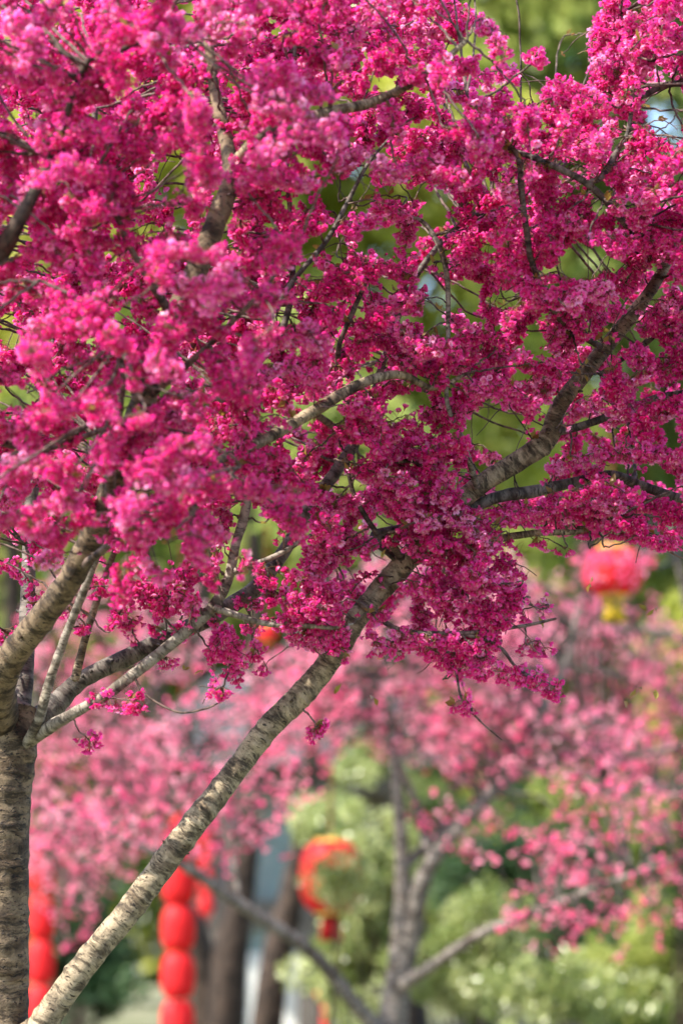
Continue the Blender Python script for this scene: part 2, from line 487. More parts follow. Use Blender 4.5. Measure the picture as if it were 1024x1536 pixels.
def keep(P, soft=1.0, edge=True):
    """which blossom positions the crown's outline and its openings leave in place"""
    x, y, d = project(P)
    x = x + rng.normal(0, 3.5, len(x)); y = y + rng.normal(0, 3.5, len(x)) + 4
    k = np.ones(len(x), bool)
    if edge:
        k &= in_poly(x, y, EDGE) & ~in_poly(x, y, UPGAP)
    for cx, cy, rx, ry in GAPS:
        a = np.arctan2(y - cy, x - cx)
        wob = 1 + 0.18 * np.sin(3 * a + cx) + 0.12 * np.sin(5 * a + cy)
        k &= ((x - cx) / (rx + 2)) ** 2 + ((y - cy) / (ry + 2)) ** 2 > wob * soft
    for x0, y0, x1, y1, r in CLEAR:
        t = np.clip(((x - x0) * (x1 - x0) + (y - y0) * (y1 - y0)) / ((x1 - x0) ** 2 + (y1 - y0) ** 2), 0, 1)
        h = np.hypot(x - x0 - t * (x1 - x0), y - y0 - t * (y1 - y0))
        k &= (h > r + 6) | (d > 7.42) | (rng.random(len(x)) < 0.02)
    return k


# ------------------------------------------------------------------ sprays of blossom
def spray(buf, pts, per_m, r, size=0.0138, tint=0.5, ped=(0.010, 0.024), templates=FULL, probs=FULL_P, filt=None, twig_r=0.0022,
          umbel=(3, 6), mats=(0, 1, 2, 3, 4, 5), leaves=0.0, stalks=True, spread=1.0):
    """a flowering twig: spurs along pts each carry an umbel of nodding bells"""
    pts = np.asarray(pts, float)
    L = np.linalg.norm(np.diff(pts, axis=0), axis=1).sum()
    n = max(2, int(L * per_m * (1.45 if templates is FULL else 1)))
    t = np.sort(r.uniform(0, 1, n)) * (len(pts) - 1)
    i = np.minimum(t.astype(int), len(pts) - 2); fr = (t - i)[:, None]
    node = pts[i] * (1 - fr) + pts[i + 1] * fr
    tang = unit(pts[i + 1] - pts[i])
    rad = r.normal(size=(n, 3)); rad = unit(rad - tang * (rad * tang).sum(1, keepdims=True))
    cnt = r.integers(umbel[0], umbel[1], n)
    own = np.repeat(np.arange(n), cnt); m = len(own)
    d = unit(rad[own] * 0.9 * spread + r.normal(size=(m, 3)) * 0.55 + np.array((0, 0, -0.42)))
    A = node[own]
    B = A + d * r.uniform(ped[0], ped[1], m)[:, None]
    ax = unit(d * 0.7 + np.array((0, 0, -0.75)) + r.normal(size=(m, 3)) * 0.28)
    sz = size * r.uniform(0.8, 1.18, m)
    k = np.ones(m, bool) if filt is None else filt(B + ax * sz[:, None] * 0.7)
    A, B, ax, sz, own = A[k], B[k], ax[k], sz[k], own[k]
    ur = r.normal(0, 0.10, n)
    rn = np.clip(tint + ur[own] + r.normal(0, 0.20, len(own)), 0, 1)
    put_flowers(buf, B, ax, sz, rn, templates, probs, r)
    if stalks:
        put_sticks(buf, A, B + ax * 0.001, 0.00065, mats[2], r.uniform(0, 1, len(A)))
    if leaves > 0:
        q = np.nonzero(r.random(n) < leaves)[0]
        if len(q):
            q = np.repeat(q, 2)
            put_leaves(buf, node[q], unit(rad[q] + r.normal(size=(len(q), 3)) * 0.5 + np.array((0, 0, .4))), r.uniform(0.016, 0.034, len(q)), mats[4],
                       r.uniform(0, 1, len(q)), r)
    rr = np.linspace(twig_r, twig_r * 0.5, len(pts))
    if filt is None or len(own) > 6 or not stalks:
        tube(buf, pts, rr, 5, mats[5], seed=int(r.integers(1, 999)), cap=False)
    return len(own)


def put_leaves(buf, loc, direc, size, mat, rnd, r):
    n = len(loc)
    t = unit(direc); ref = unit(r.normal(size=(n, 3)))
    s = unit(np.cross(t, ref)); up = np.cross(s, t)
    L = size[:, None]
    v = np.stack([loc, loc + t * L * .5 + s * L * .25 + up * L * .08, loc + t * L - up * L * .1, loc + t * L * .5 - s * L * .25 + up * L * .08,
                  loc + t * L * .5 - up * L * 0.02], 1)
    f = np.array([[0, 4, 1], [1, 4, 2], [2, 4, 3], [3, 4, 0]])
    f = (f[None] + (np.arange(n) * 5)[:, None, None]).reshape(-1, 3)
    buf.add(v.reshape(-1, 3), f, mat, np.repeat(rnd, 5))


BLOOM_MATS = lambda: [M['petal'], M['calyx'], M['stem'], M['stamen'], M['young'], M['twig']]

# ------------------------------------------------------------------ ground
def ground_h(x, y):
    t = np.clip((y - 16) / 24, 0, 1)
    return 1.05 * t * t * (3 - 2 * t) + 0.06 * np.sin(x * 0.9 + y * 0.5) * np.clip((y - 9) / 6, 0, 1)


def make_ground():
    b = Buf()
    xs = np.concatenate([[-900, -300, -100, -50], np.linspace(-26, 26, 66), [50, 100, 300, 900]])
    ys = np.concatenate([[-900, -300, -80, -20], np.linspace(-6, 60, 84), [90, 150, 400, 900]])
    X, Y = np.meshgrid(xs, ys)
    Z = ground_h(X, Y)
    idx = np.arange(X.size).reshape(X.shape)
    f = np.stack([idx[:-1, :-1], idx[:-1, 1:], idx[1:, 1:], idx[1:, :-1]], -1).reshape(-1, 4)
    b.add(np.stack([X, Y, Z], -1).reshape(-1, 3), f)
    m, nt, out = new_mat('park_ground')
    tc = N(nt, 'ShaderNodeTexCoord')
    f1 = noise(nt, tc.outputs['Object'], 0.55, 5, 0.6); f2 = noise(nt, tc.outputs['Object'], 14, 4, 0.6)
    c1 = ramp(nt, f1, [(0.42, (0.085, 0.10, 0.035)), (0.58, (0.21, 0.20, 0.14))])
    c2 = ramp(nt, f2, [(0.3, (0.6, 0.6, 0.6)), (0.7, (1.15, 1.15, 1.1))])
    c = mixc(nt, 1.0, c1, c2, 'MULTIPLY')
    p = N(nt, 'ShaderNodeBsdfPrincipled'); p.inputs['Roughness'].default_value = 0.95
    nt.links.new(c, p.inputs['Base Color']); nt.links.new(p.outputs[0], out.inputs[0])
    o = b.build('ground', [m]); tag(o, kind='structure')


make_ground()

# ------------------------------------------------------------------ near cherry tree
base = np.array((at(5, 1536, 7.15)[0], at(5, 1536, 7.15)[1], 0.0))
tree = empty('cherry_tree', base, 'deep magenta cherry tree with ringed bark, in sharp focus in front of all else', 'tree')
PX = FOCUS / FPX


def path(px, n_per_m=160, rpx_default=8):
    """rows (x, y, depth, radius in photo pixels at the focus distance) -> 3D points and radii"""
    P = np.array([[*at(a, b, d), r * PX] for a, b, d, r in px])
    L = np.linalg.norm(np.diff(P[:, :3], axis=0), axis=1).sum()
    Q = spline(P, max(6, int(L * n_per_m)))
    return Q[:, :3], np.maximum(Q[:, 3], 0.0008)


BR = []   # (name, object, points, radii)


def limb(name, rows, mat='bark', nseg=20, rough=0.045, rings=0.08, n_per_m=170, label=None, extra_start=None):
    big = rows[0][3] >= 16 or rows[1][3] > 20
    rows = [(a, b_, c, r * ((0.95, 0.85)[i] if big and extra_start is None and i < 2 else 0.74 if big else 0.85)) for i, (a, b_, c, r) in enumerate(rows)]
    P, r = path(rows, n_per_m)
    if extra_start is not None:
        P = np.vstack([extra_start[0], P]); r = np.concatenate([extra_start[1], r])
    b = Buf()
    tube(b, P, r, nseg, 0, rough, rings, seed=len(BR) + 3)
    if name in ('limb',):      # spur stubs and broken twig bases
        r2 = np.random.default_rng(len(BR) + 77)
        for _ in range(int(len(P) / 28)):
            k = int(r2.integers(4, len(P) - 4)); dr = r2.normal(size=3)
            T = unit(P[k + 1] - P[k]); dr = unit(dr - T * dr.dot(T))
            a = P[k] + dr * r[k] * 0.85; l = r2.uniform(0.006, 0.02)
            q = np.array([a, a + dr * l * .5 + T * l * .2, a + dr * l + T * l * .5])
            tube(b, q, np.array((0.006, 0.0042, 0.0022)) * r2.uniform(.7, 1.2), 6, 0, seed=9)
    o = b.build(name, [M[mat]], tree, base)
    if label: o['label'] = label
    BR.append((name, o, P, r))
    return o


# trunk: from the ground to the fork
tp = np.array([(base[0] + .03, base[1], -0.05), (base[0] + 0.005, base[1], 0.25), (base[0] - 0.01, base[1], 0.7), tuple(at(4, 1536, 7.15))])
tp = np.vstack([tp, [at(5, 1420, 7.15), at(4, 1280, 7.16), at(6, 1180, 7.17), at(14, 1110, 7.18), at(20, 1060, 7.2)]])
tr_ = np.array((70, 52, 44, 38, 37, 39, 41, 42, 34)) * PX
Q = spline(np.hstack([tp, tr_[:, None]]), 420)
b = Buf(); tube(b, Q[:, :3], Q[:, 3], 36, 0, 0.028, 0.035, seed=1)
BR.append(('trunk', b.build('trunk', [M['bark_trunk']], tree, base), Q[:, :3], Q[:, 3]))

# the long leaning limb: splits off low on the trunk and crosses the whole picture
lo = spline(np.array([[*(tp[1] + (0.02, -.02, 0.2)), 34 * PX], [*at(-2, 1640, 7.1), 26 * PX], [*at(62, 1540, 7.08), 22 * PX]]), 120)
limb('limb', [(62, 1540, 7.08, 29), (125, 1450, 7.08, 26), (195, 1365, 7.09, 25), (265, 1270, 7.1, 26), (335, 1180, 7.12, 24), (400, 1095, 7.14, 24),
              (450, 1045, 7.15, 25), (500, 985, 7.17, 22), (545, 915, 7.19, 21), (600, 852, 7.21, 23), (660, 780, 7.23, 20), (725, 724, 7.24, 20),
              (780, 690, 7.25, 21), (822, 656, 7.26, 20), (838, 610, 7.27, 17), (880, 555, 7.28, 16), (925, 500, 7.3, 15), (965, 450, 7.3, 13),
              (992, 408, 7.32, 11), (1040, 320, 7.35, 9), (1080, 200, 7.3, 7), (1120, 40, 7.2, 5)],
     nseg=30, rough=0.05, rings=0.10, n_per_m=260, extra_start=(lo[:-1, :3], lo[:-1, 3]), label='long leaning limb with pale banded bark')
limb('limb', [(0, 1085, 7.16, 34), (-6, 1040, 7.05, 32), (15, 990, 6.95, 29), (62, 928, 6.85, 26), (112, 858, 6.75, 24), (165, 740, 6.65, 24), (215, 600, 6.6, 22),
              (262, 480, 6.62, 21), (325, 330, 6.65, 20), (345, 250, 6.7, 15), (318, 110, 6.8, 10), (310, -60, 6.8, 7), (330, -260, 6.8, 4)], nseg=26, n_per_m=180, mat='bark_trunk')
limb('limb', [(24, 1100, 7.25, 20), (38, 990, 7.35, 16), (42, 880, 7.45, 15), (50, 720, 7.55, 13), (90, 480, 7.6, 10), (140, 200, 7.6, 7), (150, -150, 7.6, 4)],
     mat='bark_grey', nseg=18)
limb('limb', [(20, 1112, 7.2, 26), (75, 1066, 7.22, 21), (120, 1022, 7.25, 18), (200, 982, 7.28, 18), (270, 948, 7.32, 18), (335, 915, 7.36, 18), (385, 880, 7.4, 16),
              (425, 828, 7.45, 14), (465, 760, 7.5, 13), (505, 705, 7.52, 13), (545, 640, 7.55, 10), (575, 540, 7.6, 7)], mat='bark_grey', nseg=22)
limb('branch', [(0, 1165, 7.28, 11), (38, 1118, 7.16, 12), (78, 1089, 7.07, 11), (125, 1062, 7.03, 9), (160, 1042, 7.03, 9), (215, 1000, 7.04, 10), (270, 955, 7.05, 10), (318, 912, 7.06, 10),
                (342, 868, 7.07, 9), (354, 815, 7.08, 8), (368, 765, 7.1, 8), (372, 715, 7.1, 6), (385, 640, 7.1, 4)], mat='bark_pale', nseg=14, rough=.05, rings=.08)
limb('branch', [(30, 1130, 7.16, 9), (56, 1085, 7.08, 9), (75, 1020, 7.06, 8), (100, 950, 7.05, 7), (128, 880, 7.0, 7), (160, 790, 6.95, 5), (180, 700, 6.9, 4)], mat='bark_pale', nseg=12)
limb('branch', [(112, 1020, 7.2, 8), (130, 950, 7.2, 6.5), (150, 888, 7.2, 6), (175, 820, 7.2, 4.5), (200, 760, 7.2, 3)], mat='bark', nseg=12)
limb('branch', [(322, 912, 7.04, 7), (352, 922, 7.03, 6), (402, 936, 7.02, 5), (450, 938, 7.02, 4.5), (500, 942, 7.03, 3.5), (530, 936, 7.03, 2)], mat='bark_pale', nseg=10)
limb('branch', [(350, 858, 7.06, 6), (395, 842, 7.05, 5), (430, 825, 7.04, 4), (470, 800, 7.03, 3)], mat='bark_pale', nseg=10)
limb('branch', [(330, 690, 6.7, 7), (392, 662, 6.85, 9), (468, 618, 6.92, 10), (540, 576, 6.95, 9), (600, 562, 7.0, 7), (650, 582, 7.05, 5), (700, 560, 7.1, 3)], mat='bark', nseg=14)
limb('branch', [(470, 618, 6.93, 6), (500, 640, 7.0, 6), (512, 648, 7.02, 4), (560, 640, 7.05, 2.5)], mat='twig', nseg=10)
# branches off the leaning limb
limb('branch', [(690, 770, 7.27, 11), (745, 746, 7.26, 10.5), (800, 737, 7.25, 11), (858, 724, 7.26, 9), (915, 712, 7.28, 8), (960, 728, 7.3, 9), (1024, 748, 7.3, 8), (1100, 750, 7.3, 5)],
     mat='bark_grey', nseg=16, rough=.05, rings=.07)
limb('branch', [(828, 648, 7.26, 9), (868, 640, 7.25, 7), (930, 618, 7.24, 6.5), (985, 596, 7.24, 6), (1050, 580, 7.24, 4), (1130, 520, 7.2, 3)], mat='bark_grey', nseg=12)
limb('branch', [(610, 845, 7.22, 9), (665, 828, 7.2, 8), (740, 810, 7.17, 7), (800, 800, 7.16, 6), (880, 796, 7.15, 4.5), (920, 775, 7.15, 3)], mat='bark', nseg=12, rough=.06, rings=.09)
limb('branch', [(605, 840, 7.2, 8), (585, 815, 7.15, 6), (565, 800, 7.12, 5), (530, 740, 7.1, 4), (520, 680, 7.1, 3)], mat='twig', nseg=10)
limb('branch', [(608, 848, 7.2, 8), (560, 805, 7.3, 7), (600, 792, 7.35, 7), (660, 770, 7.4, 5)], mat='bark_grey', nseg=10)
limb('branch', [(648, 800, 7.22, 7), (630, 700, 7.15, 5), (590, 690, 7.1, 4.5), (555, 670, 7.08, 3), (530, 640, 7.06, 2)], mat='twig', nseg=10)
limb('branch', [(715, 730, 7.2, 6), (700, 680, 7.12, 5), (690, 650, 7.1, 4), (670, 600, 7.08, 4), (672, 500, 7.08, 4), (668, 400, 7.08, 5), (640, 338, 7.08, 4), (600, 320, 7.1, 2)],
     mat='bark_pale', nseg=10)
limb('branch', [(540, 905, 7.17, 6), (600, 945, 7.1, 4.5), (690, 950, 7.06, 4), (740, 945, 7.05, 3.5), (790, 938, 7.05, 3), (834, 928, 7.05, 2)], mat='twig', nseg=8)
limb('branch', [(690, 950, 7.06, 3.5), (745, 968, 7.04, 3), (775, 1002, 7.03, 2.6), (808, 1020, 7.02, 2.2), (838, 1030, 7.02, 1.6)], mat='twig', nseg=8)
limb('branch', [(640, 950, 7.08, 3), (680, 1000, 7.05, 2.4), (692, 1048, 7.04, 2), (720, 1082, 7.03, 1.6), (752, 1110, 7.03, 1.0)], mat='twig', nseg=8)
limb('branch', [(725, 845, 7.15, 3), (760, 890, 7.1, 2.5), (790, 905, 7.1, 1.8), (812, 915, 7.1, 1.2)], mat='twig', nseg=8)
limb('branch', [(200, 1012, 7.03, 2.4), (218, 1042, 7.02, 2), (265, 1068, 7.0, 1.8), (305, 1064, 7.0, 1.6), (330, 1054, 7.0, 1.2)], mat='twig', nseg=8)
# branches of the crown
limb('branch', [(510, 560, 7.05, 5), (508, 520, 7.02, 4.5), (530, 465, 7.0, 4.5), (546, 430, 7.0, 3.5), (560, 400, 7.0, 2)], mat='twig', nseg=8)
limb('branch', [(400, 480, 6.9, 5), (442, 418, 6.95, 4.5), (490, 360, 6.97, 4.5), (520, 305, 7.0, 4), (552, 245, 7.0, 3), (590, 200, 7.0, 2)], mat='bark_grey', nseg=8)
limb('branch', [(900, 520, 7.25, 6), (840, 480, 7.1, 5), (800, 400, 6.98, 5), (790, 350, 6.96, 5.5), (782, 290, 6.95, 5.5), (775, 232, 6.95, 5), (740, 205, 6.95, 4), (680, 180, 6.95, 3)], mat='twig', nseg=10)
limb('branch', [(1000, 395, 7.3, 8), (950, 350, 7.1, 6), (912, 305, 7.0, 6), (880, 275, 6.98, 6), (850, 258, 6.97, 6), (800, 236, 6.96, 5), (755, 215, 6.96, 4), (700, 140, 6.9, 3)], mat='bark_grey', nseg=10)
limb('branch', [(880, 275, 6.98, 5), (905, 262, 7.0, 6), (925, 225, 7.05, 5.5), (942, 195, 7.05, 4), (950, 100, 7.05, 3), (930, 20, 7.05, 2)], mat='bark_grey', nseg=10)
limb('branch', [(1075, 120, 7.25, 7), (1010, 125, 7.15, 6), (985, 132, 7.15, 6), (958, 145, 7.12, 5), (900, 150, 7.1, 3)], mat='bark_grey', nseg=10)
limb('branch', [(345, 250, 6.7, 10), (400, 200, 6.65, 9), (490, 168, 6.7, 9), (560, 152, 6.75, 8), (640, 110, 6.7, 6), (700, 60, 6.7, 4)], mat='bark', nseg=12)
limb('branch', [(-70, 480, 6.5, 18), (0, 378, 6.4, 16), (26, 335, 6.35, 14), (80, 230, 6.35, 8), (130, 95, 6.3, 5), (190, 70, 6.3, 4.5), (240, 40, 6.3, 3), (320, -100, 6.2, 3)], mat='bark_dark', nseg=14)
limb('branch', [(165, 740, 6.62, 9), (170, 650, 6.45, 6), (185, 560, 6.35, 5), (150, 470, 6.3, 4), (60, 420, 6.3, 2)], mat='twig', nseg=10)
limb('branch', [(215, 600, 6.6, 9), (300, 530, 6.5, 5), (380, 450, 6.4, 4), (440, 380, 6.4, 2)], mat='twig', nseg=10)
limb('branch', [(-90, 640, 6.6, 8), (60, 672, 6.55, 5), (180, 640, 6.5, 4), (320, 655, 6.45, 2)], mat='twig', nseg=10)
limb('branch', [(112, 858, 6.75, 8), (190, 800, 6.55, 5), (290, 750, 6.4, 4), (360, 700, 6.35, 2)], mat='twig', nseg=10)
limb('branch', [(262, 480, 6.62, 8), (200, 380, 6.5, 5), (150, 280, 6.45, 4), (60, 230, 6.4, 2)], mat='twig', nseg=10)
limb('branch', [(1080, 430, 7.3, 8), (1020, 470, 7.2, 6), (960, 520, 7.2, 5), (900, 560, 7.2, 3)], mat='bark_grey', nseg=10)
limb('branch', [(575, 540, 7.6, 7), (620, 420, 7.6, 6), (700, 330, 7.6, 5), (800, 300, 7.6, 3)], mat='bark_grey', nseg=10)
limb('branch', [(330, 600, 6.9, 8), (420, 500, 7.0, 6), (440, 380, 7.1, 5), (430, 250, 7.1, 4), (440, 100, 7.1, 4), (450, -60, 7.1, 3)], mat='bark_grey', nseg=10)

ALLP = np.concatenate([p[2] for p in BR]); OWN = np.concatenate([np.full(len(p[2]), i) for i, p in enumerate(BR)])
ALLT = np.concatenate([unit(np.gradient(p[2], axis=0)) for p in BR])
BLOOM = {}


def nearest(p):
    k = int(np.argmin(((ALLP - p) ** 2).sum(1)))
    return k


def add_plume(c, direc, length, per_m, tint, filt, leaves=0.02, droop=0.25, owner=None, connect=True, **kw):
    """a plume of blossom centred on c, carried by a twig that grows out of the nearest branch"""
    if connect:
        k1, k2 = nearest(c - direc * length * 0.4), nearest(c + direc * length * 0.4)
        if np.linalg.norm(ALLP[k2] - c - direc * length * .4) < np.linalg.norm(ALLP[k1] - c + direc * length * .4):
            direc = -direc
    k = nearest(c - direc * length * 0.4)
    o = OWN[k] if owner is None else owner
    a = c - direc * length * 0.5; e = c + direc * length * 0.5 + np.array((0, 0, -1)) * droop * length
    mid = c + np.array((0, 0, 1)) * droop * length * 0.25 + rng.normal(0, 0.012, 3)
    sp = ALLP[k]; g = np.linalg.norm(a - sp)
    if connect and g > 0.02:
        tg = ALLT[k] * (1 if ALLT[k].dot(a - sp) >= 0 else -1)
        m1 = sp + (a - sp) * 0.45 + tg * 0.07 * g * max(0.0, float(np.dot(unit(a - sp), direc))) + rng.normal(0, 0.018 * g, 3)
        full = spline([sp, m1, a, mid, e], 10 + int(g * 40) + 10)
        n0 = int(len(full) * 0.5)
        pts = full[n0:]
        lead = full[:n0 + 1]
    else:
        pts = spline([a, mid, e], 11); lead = None
    pts = pts + rng.normal(0, 0.0018, pts.shape)
    bf = BLOOM.setdefault(int(o), Buf())
    n = spray(bf, pts, per_m, rng, tint=tint, filt=filt, leaves=leaves, **kw)
    if lead is not None and n > 10:
        lead = lead.copy(); lead[-1] = pts[0]; lead[1:-1] += rng.normal(0, 0.0015, lead[1:-1].shape)
        tube(bf, lead, np.linspace(0.0026 + 0.005 * min(g, .5), 0.0022, len(lead)), 6, 5, seed=int(rng.integers(1, 999)), cap=False)
    return n


def fill(x0, x1, y0, y1, step, dlo, dhi, per_m, prob, size=0.0138, tint=0.45, lo=0.16, hi=0.36, edge_ok=True, centre_test=True):
    tot = 0
    for gx in np.arange(x0, x1, step):
        for gy in np.arange(y0, y1, step):
            x = gx + rng.uniform(0, step); y = gy + rng.uniform(0, step)
            pr = prob(x, y) if callable(prob) else prob
            if rng.random() > pr:
                continue
            d = rng.uniform(dlo, dhi)
            if callable(centre_test) and not centre_test(x, y):
                continue
            c = at(x, y, d)
            if not keep(c[None], 0.6)[0]:
                if rng.random() < 0.8:
                    continue
            t = ALLT[nearest(c)]
            dr = unit(t * 0.5 + np.array((0.3, 0, 0.1)) + rng.normal(0, 0.6, 3) * np.array((1.2, 0.7, 0.7)))
            if d > 6.9:
                dr[1] *= 0.5; dr = unit(dr)
            yl = float(np.clip((y - 640) / 60, 0, 1)) * float(np.clip((860 - y) / 60, 0, 1)) * float(np.exp(-((x - 430) / 110) ** 2))
            tot += add_plume(c, dr, rng.uniform(lo, hi), per_m, float(np.clip(tint + rng.normal(0, 0.20), 0.08, 0.9)), keep,
                             leaves=0.025 + 0.10 * yl, size=size)
    return tot


def sparse_low(x, y):
    if 100 < x < 410 and y > 835:
        return 0.55
    if y > 900 and x < 130:
        return 0.30
    return 1.0


def clothe(step=0.09, per_m=110):
    """short flowering twigs all along every branch that carries blossom"""
    tot = 0
    for i, (nm, ob, P, rad) in enumerate(BR):
        if nm == 'trunk':
            continue
        L = np.concatenate([[0], np.cumsum(np.linalg.norm(np.diff(P, axis=0), axis=1))])
        T = unit(np.gradient(P, axis=0)); x = 0.02
        while x < L[-1]:
            k = int(np.searchsorted(L, x)); k = min(k, len(P) - 1)
            px, py, dd = project(P[k][None])
            x += step * rng.uniform(.6, 1.4)
            if py[0] > (930 if px[0] > 130 else 830) or py[0] < -120 or px[0] < -120 or px[0] > 1150 or dd[0] > 7.42:
                continue
            w = rng.normal(size=3) + np.array((0, -0.5, 0.1)); w = unit(w - T[k] * w.dot(T[k]))
            ln = rng.uniform(.08, .2)
            dr = unit(w + T[k] * rng.uniform(-.2, .8))
            tot += add_plume(P[k] + dr * (ln * .5 + rad[k]), dr, ln, per_m, float(np.clip(.45 + rng.normal(0, .16), .1, .85)), keep, owner=i)
    return tot


NF = clothe()
# sharp middle of the crown
NF += fill(-120, 1140, -40, 1020, 46, 7.0, 7.24, 125, lambda x, y: 0.80 * sparse_low(x, y), lo=.09, hi=.23)
# farther side of the crown, seen between
NF += fill(-120, 1140, -40, 960, 66, 7.45, 8.0, 115, lambda x, y: 0.88 * sparse_low(x, y) * (0.5 if y > 800 else 1), lo=.12, hi=.28)
# nearer side at upper left and along the left, soft in the photo
NF += fill(-150, 470, -60, 320, 50, 6.15, 6.65, 120, 0.78, lo=.08, hi=.2)
NF += fill(-150, 440, 320, 860, 50, 6.05, 6.55, 120, lambda x, y: 0.78 * (0.4 if x > 330 else 1) * (0.5 if y > 790 else 1), lo=.08, hi=.2)
NF += fill(430, 790, -60, 230, 54, 6.6, 6.85, 120, 0.64, lo=.09, hi=.22)
NF += fill(760, 1120, -60, 420, 50, 6.85, 7.02, 120, 0.66, lo=.09, hi=.22)
NF += fill(330, 660, 360, 660, 60, 6.7, 6.95, 120, 0.30, lo=.09, hi=.22)
# the part of the crown above and beside the picture, which shades the rest
NF += fill(-300, 1250, -420, -40, 140, 6.3, 7.9, 70, lambda x, y: 0.14 if x < 250 else 0.04)

# single sprays at the lower edge: x0, y0, x1, y1, depth, flowers per metre
for x0, y0, x1, y1, d, pm in [(140, 880, 235, 898, 7.05, 70), (195, 862, 292, 905, 7.05, 80), (165, 915, 200, 950, 7.05, 55), (235, 940, 275, 955, 7.1, 60),
                              (318, 975, 372, 985, 7.04, 95), (300, 1028, 335, 1032, 7.0, 60), (140, 1042, 212, 1046, 7.03, 80), (118, 1098, 138, 1104, 7.03, 70),
                              (690, 850, 782, 872, 7.05, 110), (655, 890, 748, 935, 7.05, 115), (600, 945, 700, 965, 7.06, 100), (640, 970, 722, 1000, 7.05, 95),
                              (765, 1008, 838, 1030, 7.02, 105), (775, 918, 822, 908, 7.1, 45), (790, 968, 822, 972, 7.05, 70), (676, 1058, 708, 1064, 7.03, 70),
                              (470, 1082, 478, 1086, 7.1, 90), (555, 955, 590, 962, 7.1, 50), (740, 1004, 790, 1014, 7.03, 50), (440, 900, 520, 960, 7.05, 95),
                              (225, 985, 250, 990, 7.2, 30), (10, 830, 60, 930, 7.3, 90), (5, 940, 40, 985, 7.3, 60), (420, 860, 520, 880, 7.05, 110),
                              (800, 800, 850, 822, 7.1, 40), (870, 790, 1010, 800, 7.15, 120), (215, 895, 240, 915, 7.05, 60), (915, 40, 925, 110, 7.05, 60),
                              (800, 92, 812, 84, 6.9, 70), (845, 300, 880, 330, 7.2, 40), (905, 400, 940, 420, 7.1, 60), (270, 905, 330, 930, 7.1, 70), (628, 800, 690, 775, 7.1, 110), (650, 840, 720, 812, 7.08, 110), (640, 770, 700, 740, 7.12, 110), (610, 815, 660, 835, 7.1, 80), (690, 770, 750, 790, 7.12, 90), (600, 770, 640, 740, 7.1, 100), (230, 865, 300, 850, 7.08, 80), (378, 960, 402, 1002, 7.05, 70), (455, 945, 520, 975, 7.06, 90), (560, 962, 602, 978, 7.06, 70), (100, 905, 130, 940, 7.1, 50), (345, 1000, 360, 1012, 7.05, 60), (838, 118, 900, 150, 6.95, 90)]:
    A, B = at(x0, y0, d), at(x1, y1, d + rng.uniform(-.05, .05))
    L = np.linalg.norm(B - A)
    add_plume((A + B) / 2, unit(B - A), L, pm, rng.uniform(.3, .6), None, leaves=0.10, droop=0.05, ped=(0.012, 0.026))

for i, bf in BLOOM.items():
    bf.build('blossoms', BLOOM_MATS(), BR[i][1])
for i in BLOOM:
    pass
print('near flowers', NF)


# the blossom meshes are in world space: move them to the tree's own space
for i in BLOOM:
    for ch in BR[i][1].children:
        ch.location = tuple(-base)

